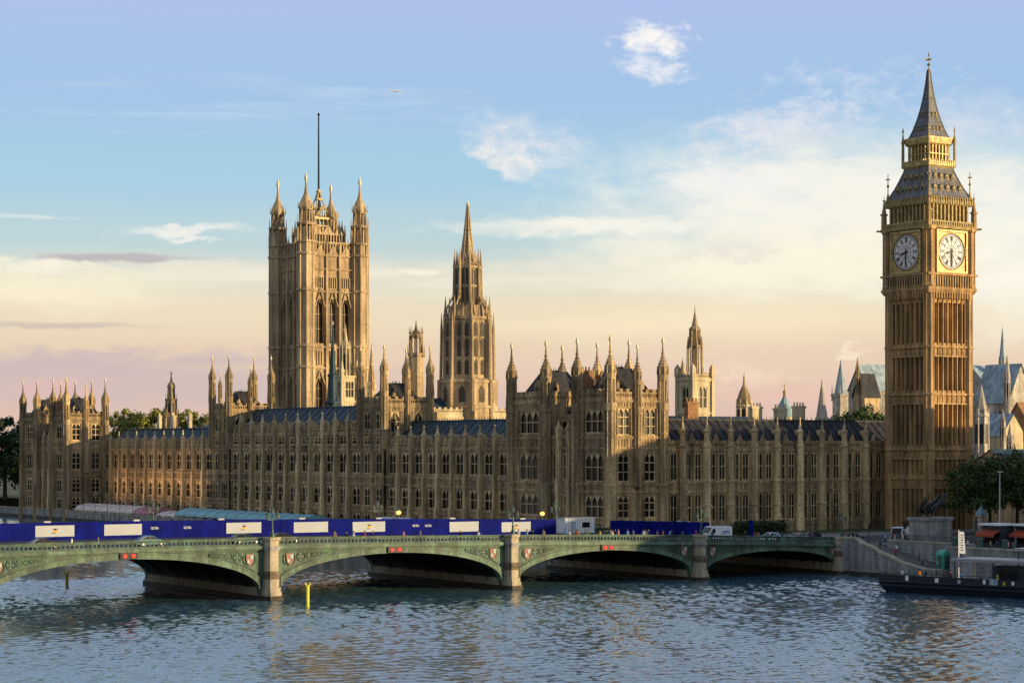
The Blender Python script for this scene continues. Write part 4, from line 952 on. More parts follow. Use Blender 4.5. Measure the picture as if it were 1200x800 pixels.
t = thing('chamber_block', 'far lead-roofed block between the octagon and the flag tower', 'palace block', (20, -215, GZ))
mb = MB(); plain_box(mb, -8, 45, -262, -170, GZ, 26.0); part('wall', mb, 'stone', t)
mb = MB(); hip_roof(mb, -7, 44, -261, -171, 26.1, 30.0, 10, 10); part('roof', mb, 'slate', t)

# smaller towers above the roofs
def vent_tower():
    cx, cy = 12.0, -60.0; h = 2.75; t = thing('ventilation_tower', 'pale square tower with a dark open lantern and spirelet, right of the near pavilion', 'tower', (cx, cy, GZ))
    mb = MB()
    for face in 'EN':
        P = Pl(face, (cx if face == 'E' else cy) + h); o = cy if face == 'E' else cx
        wall_face(mb, t, P, [o - h, o + h], 20, 36.6, [(30.0, 34.8)], [(.28, .72)], depth=.5, lights=2, transoms=1, arch=1, panels=0, strings=(29.0, 36.4), winmat='stone_cream')
    plain_box(mb, cx - h, cx + h, cy - h, cy + h, GZ, 36.6, 'EN')
    for sx in (-1, 1):
        for sy in (-1, 1): mb.sq(cx + sx * h, cy + sy * h, [(20, .4), (37.0, .38), (37.0, .5), (38.6, .5), (38.9, .5), (39.8, .06)])
    part('wall', mb, 'stone_cream', t)
    mb = MB(); 
    for f, c in (('E', cx), ('N', cy), ('W', cx), ('S', cy)): P = Pl(f, c + h if f in 'EN' else c - h); o = cy if f in 'EW' else cx; parapet(mb, P, o - h, o + h, 36.6, 1.3, 1.1)
    part('parapet', mb, 'stone_cream', t)
    mb = MB(); mb.lathe(cx, cy, [(36.6, 1.0), (43.6, .9), (43.6, 1.75), (44, 1.8), (44.1, .9), (47.4, .8), (47.4, 1.35), (47.8, 1.35), (48.2, .8), (50.2, .35), (51.4, .12), (53, .04)])
    for i in range(8):
        a = math.pi / 8 + i * math.pi / 4; x, y = math.cos(a), math.sin(a)
        mb.tube((cx + x * 1.75, cy + y * 1.75, 36.6), (cx + x * 1.65, cy + y * 1.65, 43.8), .24, n=5); mb.tube((cx + x * 1.7, cy + y * 1.7, 43.6), (cx + x * 1.6, cy + y * 1.6, 46), .2, .04, 4); mb.tube((cx + x * 1.2, cy + y * 1.2, 44), (cx + x * 1.15, cy + y * 1.15, 47.5), .2, n=5)
    part('lantern', mb, 'stone_grey', t)
vent_tower()
def small_turret(name, label, cx, cy, z0, z1, z2, r, m1, m2, cat='turret', n=8, fin=True, ogee=True):
    t = thing(name, label, cat, (cx, cy, GZ)); mb = MB()
    mb.lathe(cx, cy, [(GZ, r), (z1 - .6, r), (z1 - .5, r * 1.15), (z1, r * 1.15), (z1, r)], n)
    for i in range(n):
        a = math.pi / n + i * 2 * math.pi / n; x, y = math.cos(a), math.sin(a); mb.tube((cx + x * r, cy + y * r, z0), (cx + x * r, cy + y * r, z1 + 1.2), .14 * r, .08 * r, 4)
    part('wall', mb, m1, t)
    dk = MB()
    for i in range(n):
        a = i * 2 * math.pi / n; ap = r * math.cos(math.pi / n) + .04; ca, sa = math.cos(a), math.sin(a); u = r * .2
        hh = z1 - z0; dk.add([(cx + ap * ca - s * u * sa, cy + ap * sa + s * u * ca, z) for s, z in ((-1, z0 + hh * .25), (1, z0 + hh * .25), (1, z0 + hh * .75), (-1, z0 + hh * .75))], [(0, 1, 2, 3)])
    part('louvre', dk, 'black', t)
    mb = MB(); H = z2 - z1
    mb.lathe(cx, cy, [(z1, r * 1.08), (z1 + H * .15, r * 1.02), (z1 + H * .35, r * .72), (z1 + H * .55, r * .34), (z1 + H * .62, r * .2), (z1 + H * .8, r * .12), (z2, .04)] if ogee else [(z1, r * 1.05), (z1 + H * .96, .08), (z2, .03)], n)
    part('cap', mb, m2, t)
    if fin: mb = MB(); mb.lathe(cx, cy, [(z1 + H * .80, .1), (z1 + H * .85, .34), (z1 + H * .9, .1)]); part('finial', mb, 'gold', t)
    return t
def tiered_turret():
    cx, cy = 25.9, -195.1; t = thing('spired_turret', 'sunlit stone turret rising in three tiers in front of the flag tower', 'turret', (cx, cy, GZ)); mb = MB(); h = 2.3
    for f in 'EN': wall_face(mb, t, Pc(f, h, cx, cy), [(cy if f == 'E' else cx) - h, (cy if f == 'E' else cx) + h], 28, 41.0, [(35.0, 39.6)], [(.2, .8)], depth=.4, lights=3, transoms=1, panels=0, strings=(34, 40.8), winmat='stone_cream')
    plain_box(mb, cx - h, cx + h, cy - h, cy + h, GZ, 41.0, 'EN')
    for sx in (-1, 1):
        for sy in (-1, 1): mb.sq(cx + sx * h, cy + sy * h, [(28, .42), (42, .38), (42, .55), (42.4, .55), (42.6, .36), (45.4, .05)])
    mb.lathe(cx, cy, [(41, 1.1), (48.4, 1.0), (48.4, 1.5), (48.9, 1.5), (49, 1.0), (51, .5), (54.4, .1), (55.4, .03)])
    for i in range(8):
        a = math.pi / 8 + i * math.pi / 4; x, y = math.cos(a), math.sin(a)
        mb.tube((cx + x * 1.4, cy + y * 1.4, 41), (cx + x * 1.35, cy + y * 1.35, 48.6), .22, n=5); mb.tube((cx + x * 1.4, cy + y * 1.4, 48.6), (cx + x * 1.4, cy + y * 1.4, 50.8), .18, .03, 4)
    part('wall', mb, 'stone_cream', t)
    for i in range(8):
        a = i * math.pi / 4; dk = MB(); ca, sa = math.cos(a), math.sin(a)
        dk.add([(cx + 1.06 * ca - u * sa, cy + 1.06 * sa + u * ca, z) for u, z in ((-.26, 42.6), (.26, 42.6), (.26, 46.6), (0, 47.3), (-.26, 46.6))], [(0, 1, 2, 3, 4)]); part('louvre', dk, 'black', t)
def open_lantern():
    cx, cy = 45.7, -124.3; t = thing('spired_turret', 'dark openwork octagonal lantern behind the nearer square river tower', 'turret', (cx, cy, GZ)); mb = MB()
    mb.lathe(cx, cy, [(GZ, 1.9), (43.4, 1.85), (43.4, 2.1), (43.9, 2.1), (44, 1.7)]); part('wall', mb, 'stone_grey', t); mb = MB()
    for i in range(8):
        a = math.pi / 8 + i * math.pi / 4; x, y = math.cos(a), math.sin(a)
        mb.tube((cx + x * 1.6, cy + y * 1.6, 43.9), (cx + x * 1.45, cy + y * 1.45, 48.2), .22, n=5); mb.tube((cx + x * 1.6, cy + y * 1.6, 48.4), (cx + x * 1.6, cy + y * 1.6, 50.2), .16, .03, 4); mb.tube((cx + x * 2, cy + y * 2, 43), (cx + x * 2, cy + y * 2, 46), .2, .04, 4)
    mb.lathe(cx, cy, [(47.6, 1.6), (48.0, 1.75), (48.2, 1.2), (48.9, .9), (49.6, .4), (50.4, .2), (52.0, .04)]); part('lantern', mb, 'stone', t)
small_turret('stair_turret', 'small sunlit octagonal turret with an ogee cap above the north range roof', -6.8, -65.5, 27, 31.2, 38.6, 1.75, 'stone_cream', 'stone')
small_turret('stair_turret', 'stepped dark turret close behind the pale ventilation tower', 9.5, -67.5, 28, 35.5, 41.5, 1.25, 'stone', 'stone', ogee=False)
small_turret('stair_turret', 'thin stone pinnacle right behind the pale ventilation tower', 8.2, -61.5, 27, 33, 37.8, .7, 'stone', 'stone', ogee=False, fin=False)
small_turret('spired_turret', 'narrow grey spire beyond the north range, left of the blue church spire', -109.8, -153.2, 26, 29, 41.5, 1.9, 'abbey', 'abbey', ogee=False)
t = thing('spired_turret', 'shaded stone turret with gilt tip above the far left range', 'turret', (30.3, -300.6, GZ)); mb = MB(); tx, ty = 30.3, -300.6
mb.lathe(tx, ty, [(GZ, 2.5), (31, 2.4), (31, 2.6), (31.5, 2.6), (31.6, 1.9), (36.4, 1.7), (36.4, 1.95), (36.8, 1.95), (36.9, 1.2), (40.4, 1.05), (40.4, 1.3), (40.7, 1.3), (41.6, .9), (42.4, .4), (44.6, .1)])
for i in range(8):
    a = math.pi / 8 + i * math.pi / 4; x, y = math.cos(a), math.sin(a)
    mb.tube((tx + x * 2.4, ty + y * 2.4, 27), (tx + x * 2.3, ty + y * 2.3, 34), .3, .05, 5); mb.tube((tx + x * 1.75, ty + y * 1.75, 31.5), (tx + x * 1.7, ty + y * 1.7, 38.4), .22, .05, 5); mb.tube((tx + x * 1.1, ty + y * 1.1, 37), (tx + x * 1.05, ty + y * 1.05, 41.8), .16, .04, 4)
part('wall', mb, 'stone', t)
for i in range(8):
    a = i * math.pi / 4; ca, sa = math.cos(a), math.sin(a); dk = MB(); dk.add([(tx + 1.72 * ca - u * sa, ty + 1.72 * sa + u * ca, z) for u, z in ((-.35, 32.4), (.35, 32.4), (.35, 35.0), (0, 35.8), (-.35, 35.0))], [(0, 1, 2, 3, 4)]); part('louvre', dk, 'black', t)
mb = MB(); mb.lathe(tx, ty, [(44.4, .12), (44.8, .36), (45.2, .12), (45.8, .03)]); part('finial', mb, 'gold', t)
tiered_turret()
small_turret('spired_turret', 'slender sunlit pinnacle turret at the right foot of the flag tower', 14.9, -200.1, 32, 38.5, 50.5, 1.1, 'stone_pale', 'stone_pale', ogee=False)
open_lantern()
t = thing('iron_fleche', 'dark blue-green iron ventilation spire in front of the flag tower', 'spire', (38.4, -179.4, 24))
mb = MB(); mb.lathe(38.4, -179.4, [(24, 2.1), (33, 1.9), (33, 2.2), (33.5, 2.2), (34, 1.5), (40, 1.15), (40, 1.4), (40.5, 1.4), (41, .95), (47, .5), (54, .06)])
for i in range(8):
    a = math.pi / 8 + i * math.pi / 4; mb.tube((38.4 + 2.0 * math.cos(a), -179.4 + 2.0 * math.sin(a), 26), (38.4 + 2.0 * math.cos(a), -179.4 + 2.0 * math.sin(a), 37), .2, .04, 4)
part('spire', mb, 'slate', t); mb = MB(); mb.lathe(38.4, -179.4, [(53.6, .1), (54.2, .3), (54.8, .03)]); part('finial', mb, 'gold', t)

# town beyond
t = thing('domed_hall', 'distant pale blue-green dome with a lantern above the north range', 'domed hall', (-127, -190, GZ))
mb = MB(); plain_box(mb, -142, -112, -205, -175, GZ, 28); part('wall', mb, 'abbey', t)
DX, DY = -127.2, -189.7
mb = MB(); mb.lathe(DX, DY, [(27, 3.3), (30.4, 3.2), (30.4, 3.45), (30.9, 3.45), (31.0, 3.2)], 16); part('drum', mb, 'stone_cream', t)
mb = MB(); pr = [(30.9, 3.1), (32.0, 2.95), (33.6, 2.35), (35.2, 1.5), (36.6, .75), (37.2, .45)]; mb.lathe(DX, DY, pr, 24)
for i in range(16):
    a = 2 * math.pi * i / 16
    for (z0, r0), (z1, r1) in zip(pr, pr[1:]): mb.tube((DX + r0 * math.cos(a), DY + r0 * math.sin(a), z0), (DX + r1 * math.cos(a), DY + r1 * math.sin(a), z1), .08, n=4)
part('dome', mb, 'copper', t)
mb = MB(); mb.lathe(DX, DY, [(37.0, .5), (38.6, .42), (38.6, .62), (38.9, .6), (39.4, .2), (40.4, .12), (40.7, .3), (41.0, .08), (41.8, .03)]); part('lantern', mb, 'stone', t)
t = thing('church', 'distant church with a pale blue spire and white tower, left of the clock tower', 'church', (-142, -180, GZ))
mb = MB(); mb.sq(-141.9, -180, [(GZ, 1.85), (37.4, 1.8), (37.4, 2.2), (38.2, 2.2), (38.3, 1.7)])
for sx in (-1, 1):
    for sy in (-1, 1): mb.tube((-141.9 + sx * 1.9, -180 + sy * 1.9, 36), (-141.9 + sx * 1.9, -180 + sy * 1.9, 41), .3, .04, 5)
part('tower', mb, 'abbey', t)
mb = MB(); mb.lathe(-141.9, -180, [(38, 2.2), (49, .05)], 8); part('spire', mb, 'lead', t)
mb = MB(); plain_box(mb, -170, -144, -190, -172, GZ, 27); part('nave_wall', mb, 'abbey', t)
mb = MB(); mb.add([(-171, -191, 27), (-143, -191, 27), (-143, -181, 35), (-171, -181, 35), (-171, -171, 27), (-143, -171, 27)], [(0, 1, 2, 3), (3, 2, 5, 4), (1, 5, 2), (0, 3, 4)]); part('roof', mb, 'lead', t)
def gable_house(name, label, x0, x1, y0, y1, zw, zr, mw, mroof, cat, axis='x', tower=None):
    t = thing(name, label, cat, ((x0 + x1) / 2, (y0 + y1) / 2, GZ)); mb = MB(); plain_box(mb, x0, x1, y0, y1, GZ, zw)
    if axis == 'x':
        ym = (y0 + y1) / 2; rf = [(x0 - .3, y0 - .4, zw), (x1 + .3, y0 - .4, zw), (x1 + .3, ym, zr), (x0 - .3, ym, zr), (x0 - .3, y1 + .4, zw), (x1 + .3, y1 + .4, zw)]
        mb.add([(x1, y0, zw), (x1, y1, zw), (x1, ym, zr - .1), (x0, y0, zw), (x0, y1, zw), (x0, ym, zr - .1)], [(0, 1, 2), (5, 4, 3)])
    else:
        xm = (x0 + x1) / 2; rf = [(x0 - .4, y0 - .3, zw), (x0 - .4, y1 + .3, zw), (xm, y1 + .3, zr), (xm, y0 - .3, zr), (x1 + .4, y0 - .3, zw), (x1 + .4, y1 + .3, zw)]
        mb.add([(x0, y1, zw), (x1, y1, zw), (xm, y1, zr - .1), (x0, y0, zw), (x1, y0, zw), (xm, y0, zr - .1)], [(0, 1, 2), (5, 4, 3)])
    part('wall', mb, mw, t)
    mb = MB(); mb.add(rf, [(0, 1, 2, 3), (3, 2, 5, 4)]); part('roof', mb, mroof, t)
    wm = MB(); wm.box(-.6, .6, -.05, .06, 0, 2.4); wm.add([(-.6, .06, 2.4), (.6, .06, 2.4), (0, .06, 3.4)], [(0, 1, 2)]); me = wm.mesh('lancet_window', 'glass')
    for face, c, a, b in (('E', x1, y0, y1), ('N', y1, x0, x1)):
        n = max(1, int((b - a) / 5))
        for i in range(n): P = Pl(face, c); inst('lancet_window', me, t, P.p(a + (b - a) * (i + .5) / n, 0, zw - 5), P.rz)
    return t
gable_house('abbey_nave', 'distant nave with a steep pale blue roof, close left of the clock tower', -150, -121, -154, -145.5, 38.0, 46.0, 'abbey', 'lead', 'church')
gable_house('hall_gable', 'sunlit brown stone gable with pinnacles, left of the clock tower', -68, -63, -89.6, -85.4, 34, 40.2, 'stone_grey', 'slate_dark', 'hall')
gable_house('abbey_transept', 'distant transept with a pale blue roof, right of the clock tower', -150, -118, -110, -94, 36.2, 44.0, 'abbey', 'lead', 'church')
gable_house('abbey_transept', 'distant grey gable with a pinnacle at the right edge of the picture', -116, -107, -90, -78, 33.0, 43.5, 'abbey', 'lead', 'church', 'y')
small_turret('spired_turret', 'white octagonal turret with a grey cap close right of the clock tower', -52.2, -35.5, 20, 29.0, 36.0, 1.75, 'abbey', 'abbey', ogee=False)
small_turret('spired_turret', 'thin grey spirelet right of the clock tower, on the ridge of the blue roof', -124.5, -96.5, 40, 45, 54.5, 1.0, 'abbey', 'lead', ogee=False)
small_turret('stair_turret', 'small brown pinnacle on the gable left of the clock tower', -62.6, -87.6, 33, 40.8, 44.4, .55, 'stone_grey', 'stone_grey', ogee=False, fin=False)
gable_house('corner_building', 'red-brown ivy-coloured gabled building at the right edge', -92, -82, -57, -47, 25, 32.5, 'brick', 'brick', 'building')
gable_house('corner_building', 'sunlit stone house with a pale lead roof between the clock tower and the brown building', -75, -67, -52, -43, 24, 29.5, 'stone_cream', 'lead', 'building', 'y')
gable_house('corner_building', 'low grey terrace behind the trees on the right', -70, -40, -28, -14, 17, 21, 'stone_grey', 'slate', 'building')
for (x, y, zb, zt_, r, lb) in ((-106.0, -77.6, 33, 45.5, .8, 'slim pale pinnacle on the near corner of the grey gable at the right edge'), (-115.6, -77.8, 33, 46.0, .8, 'slim pale pinnacle on the far corner of the grey gable at the right edge'), (-117.6, -93.6, 36, 44.0, .7, 'pale pinnacle at the end of the blue transept roof'), (-66.6, -42.4, 23, 30.5, .7, 'pale pinnacle on the near corner of the sunlit stone house'), (-75.4, -42.6, 23, 31.0, .7, 'pale pinnacle on the far corner of the sunlit stone house'), (-60.0, -34.0, 18, 27.0, .8, 'low pale pinnacle beside the white octagonal turret')):
    small_turret('stair_turret', lb, x, y, zb, zb + (zt_ - zb) * .55, zt_, r, 'abbey', 'abbey', ogee=False, fin=False)
# office blocks on the north side of the street: outside the picture, sized and placed to throw the evening shade
def office(label, x0, x1, y0, y1, zt, n, fl):
    t = thing('office_block', label, 'office block', ((x0 + x1) / 2, (y0 + y1) / 2, GZ), 'unseen office blocks across the street'); mb = MB()
    for P, a, b in ((Pl('E', x1), y0, y1), (Pl('S', y0), x0, x1)):
        us = [a + (b - a) * i / n for i in range(n + 1)]; h = (zt - GZ) / fl
        us = [a + (b - a) * i / (n * 2) for i in range(n * 2 + 1)]
        for i in range(n * 2 + 1): P.box(mb, us[i] - .75, us[i] + .75, -.2, .4, GZ, zt)
        P.box(mb, a - .3, b + .3, -.2, .7, zt - .6, zt + .4)
        for k in range(fl + 1): P.box(mb, a, b, -.2, .25, GZ + h * k - .4, min(zt, GZ + h * k + .9))
    part('wall_frame', mb, 'stone_cream', t); mb = MB(); plain_box(mb, x0 + .1, x1 - .1, y0 + .1, y1 - .1, GZ, zt - .1); part('glazing', mb, 'glass', t)
    mb = MB(); hip_roof(mb, x0 + .5, x1 - .5, y0 + .5, y1 - .5, zt, zt + 1.5, 6, 6); part('roof', mb, 'slate_dark', t)
office('unseen stone and glass office block west of the tallest block on the street', -110, -30, 51, 90, 34.0, 10, 7)
office('tallest unseen stone and glass office block across the street from the clock tower', -29.5, 2.5, 51, 90, 37.6, 5, 8)
office('lower unseen stone and glass office block on the embankment corner', 3.0, 24, 51, 90, 27.0, 4, 5)
office('long unseen stone and glass office block further along the embankment', -50, 18, 104, 150, 28.0, 9, 5)
# lamps added to imitate the orange sunset glow on the far range
for k in range(7):
    y = -211.5 - k * 9.0; t = thing('added_floodlight', 'black lamp added to put an orange glow on the far range, behind the marquees', 'added_floodlight', (73.45, y, 3.0), 'lamps added for the orange glow')
    mb = MB(); mb.box(73.15, 73.75, y - .35, y + .35, 3.02, 3.1); mb.tube((73.45, y, 3.1), (73.45, y, 6.1), .06, n=6); part('stand', mb, 'iron', t)
    mb = MB(); mb.add([(73.2, y - .3, 6.10), (73.7, y - .3, 5.95), (73.7, y + .3, 5.95), (73.2, y + .3, 6.10), (73.3, y - .3, 6.55), (73.75, y - .3, 6.40), (73.75, y + .3, 6.40), (73.3, y + .3, 6.55)], [(1, 2, 6, 5), (0, 1, 5, 4), (2, 3, 7, 6), (4, 5, 6, 7), (3, 2, 1, 0)]); part('housing', mb, 'black', t)
    ld = bpy.data.lights.new('added_glow_beam', 'SPOT'); ld.energy = 2700; ld.color = (1.0, .60, .26); ld.spot_size = R_(78); ld.spot_blend = 1.0; ld.shadow_soft_size = .2
    lo = bpy.data.objects.new('added_glow_beam', ld); COL.objects.link(lo); lo.parent = t; lo.location = (-.35, 0, 3.45); lo.rotation_euler = Vector((-10.5, 0, 6.2)).to_track_quat('-Z', 'Y').to_euler()
# ------------------------------------------------------------------ trees
def tree_meshes(key, seed, h, rx, rz, leaf, leafm, nclump=46, per=85, low=.28):
    r = random.Random(seed); tb = MB(); tb.tube((0, 0, -.3), (.1, 0, h * .3), h * .028, h * .02, 8); tb.tube((.1, 0, h * .3), (0, .1, h * .62), h * .02, h * .012, 7)
    cb = MB(); zc = h - rz
    for i in range(nclump):
        while True:
            p = Vector((r.uniform(-1, 1), r.uniform(-1, 1), r.uniform(-1, 1)))
            if .25 < p.length < 1: break
        p = p * (1 + r.uniform(-.2, .24)); c = Vector((p.x * rx, p.y * rx, zc + p.z * rz))
        if c.z < h * low: c.z = h * low + r.random() * h * .1
        if i % 3 == 0: tb.tube((0, 0, h * r.uniform(.28, .6)), tuple(c), h * .009, h * .002, 5)
        cr = rx * r.uniform(.15, .34)
        for k in range(per):
            d = Vector((r.gauss(0, 1), r.gauss(0, 1), r.gauss(0, .75))).normalized() * cr * r.random() ** .45
            q = c + d; n = (d.normalized() + Vector((r.uniform(-.8, .8), r.uniform(-.8, .8), r.uniform(-.3, 1)))).normalized()
            a = n.orthogonal().normalized(); b = n.cross(a); t = r.uniform(0, 6.28); a, b = a * math.cos(t) + b * math.sin(t), b * math.cos(t) - a * math.sin(t)
            s = leaf * r.uniform(.6, 1.3)
            cb.add([q - a * s, q - b * s * .6, q + a * s, q + b * s * .6], [(0, 1, 2, 3)])
    return tb.mesh('trunk', 'bark'), cb.mesh('crown', leafm)
TM = {}
def tree(kind, label, x, y, z, rz=0.0, sc=1.0, group=None):
    t = thing('tree', label, 'tree', (x, y, z), group); a, b = TM[kind]
    for nm, me in (('trunk', a), ('crown', b)): o = bpy.data.objects.new(nm, me); COL.objects.link(o); o.parent = t
    t.rotation_euler = (0, 0, rz); t.scale = (sc, sc, sc); return t
TM['plane'] = tree_meshes('plane', 3, 16, 6.2, 6.2, .38, 'leaf', 58, 70, .3)
TM['plane2'] = tree_meshes('plane2', 11, 15, 5.6, 5.2, .36, 'leaf', 52, 70, .34)
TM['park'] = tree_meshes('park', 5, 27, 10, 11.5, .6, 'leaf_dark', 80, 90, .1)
TM['warm'] = tree_meshes('warm', 8, 30, 9.0, 9.0, .55, 'leaf_sunlit', 70, 90, .3)
g = 'plane trees beside the clock tower'
tree('plane', 'dark leafy tree in front of the lower right corner of the clock tower', 4.2, 17.2, GZ, 0, .95, g)
tree('plane2', 'dark round tree between the clock tower and the right edge', -1.0, 15.5, GZ, 1.2, .95, g)
tree('plane', 'dark leafy tree cut by the right edge of the picture', -3.0, 24.5, GZ, 2.4, .9, g)
tree('plane2', 'low dark tree behind the white lamp column on the right', -14.0, 10.5, GZ, 2.0, 1.05, g)
tree('plane2', 'small dark tree seen in the gap just left of the clock tower', -50.0, -72.0, GZ + 8, .7, 1.25)
g = 'park trees at the far left'
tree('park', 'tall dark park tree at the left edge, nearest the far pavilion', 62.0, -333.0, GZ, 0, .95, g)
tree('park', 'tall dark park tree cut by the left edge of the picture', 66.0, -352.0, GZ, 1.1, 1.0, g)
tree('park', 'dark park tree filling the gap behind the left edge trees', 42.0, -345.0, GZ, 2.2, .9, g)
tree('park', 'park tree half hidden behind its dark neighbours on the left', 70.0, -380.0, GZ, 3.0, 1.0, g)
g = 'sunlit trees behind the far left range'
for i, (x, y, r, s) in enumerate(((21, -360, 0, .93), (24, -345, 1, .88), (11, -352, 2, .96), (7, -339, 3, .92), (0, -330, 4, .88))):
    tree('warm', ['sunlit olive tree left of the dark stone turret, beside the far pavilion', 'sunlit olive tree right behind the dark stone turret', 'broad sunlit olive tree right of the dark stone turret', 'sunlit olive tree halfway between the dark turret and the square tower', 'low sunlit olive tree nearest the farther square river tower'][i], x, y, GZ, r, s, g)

rr_ = random.Random(21); hb_ = MB()
for i in range(2600):
    q = Vector((rr_.uniform(39, 52), 1.2 + rr_.gauss(0, .55), GZ + rr_.random() ** .7 * (2.2 + .5 * math.sin(i)))); n = Vector((rr_.uniform(-1, 1), rr_.uniform(-1, 1), rr_.uniform(-.3, 1))).normalized(); a = n.orthogonal().normalized() * .2; b = n.cross(a)
    hb_.add([q - a, q - b * .7, q + a, q + b * .7], [(0, 1, 2, 3)])
t = thing('hedge', 'dark clipped hedge behind the white car at the bank end', 'hedge', (45.5, 1.2, GZ)); part('foliage', hb_, 'leaf_dark', t)
mb = MB()
for k in range(12): mb.tube((39.5 + k * 1.1, 1.2, GZ), (39.6 + k * 1.1, 1.2, GZ + 1.6), .06, .03, 5)
part('stem', mb, 'bark', t)
# ------------------------------------------------------------------ the bridge
YN, YS = 41.0, 2.0
def zt(x): return 8.75 - .000153 * (x - 189) ** 2 if x > 62 else 6.28
PX = [62, 92.1, 128, 168, 210, 250, 286, 316]
HP = 1.6                                             # half thickness of a pier
bridge = thing('bridge', 'long green iron bridge on pale granite piers crossing the river', 'bridge', (189, 21, 0))
def strip(mb, xs, f0, f1, y0, y1, mi=0):
    for a, b in zip(xs, xs[1:]):
        mb.add([(a, y0, f0(a)), (b, y0, f0(b)), (b, y1, f0(b)), (a, y1, f0(a)), (a, y0, f1(a)), (b, y0, f1(b)), (b, y1, f1(b)), (a, y1, f1(a))],
               [(0, 3, 2, 1), (4, 5, 6, 7), (0, 1, 5, 4), (2, 3, 7, 6)], mi)
    mb.add([(xs[0], y0, f0(xs[0])), (xs[0], y1, f0(xs[0])), (xs[0], y1, f1(xs[0])), (xs[0], y0, f1(xs[0]))], [(0, 1, 2, 3)], mi)
    mb.add([(xs[-1], y0, f0(xs[-1])), (xs[-1], y1, f0(xs[-1])), (xs[-1], y1, f1(xs[-1])), (xs[-1], y0, f1(xs[-1]))], [(3, 2, 1, 0)], mi)
def lin(a, b, n): return [a + (b - a) * i / n for i in range(n + 1)]
def DZ(x): return zt(x) - 1.18
mb = MB(); xs = lin(61.2, 318, 60); strip(mb, xs, lambda x: DZ(x) - .8, DZ, YS + .5, YN - .5); part('roadway', mb, 'asphalt', bridge)
for y0, y1 in ((35.6, YN - .5), (YS + .5, 8.0)):
    mb = MB(); strip(mb, xs, lambda x: DZ(x) - .3, lambda x: DZ(x) + .13, y0, y1); part('footway', mb, 'paving', bridge)
mb = MB()
for k in range(28): a = 64 + k * 9; strip(mb, [a, a + 4], lambda x: DZ(x) - .1, lambda x: DZ(x) + .012, 21.9, 22.1)
part('lane_marking', mb, 'white', bridge)
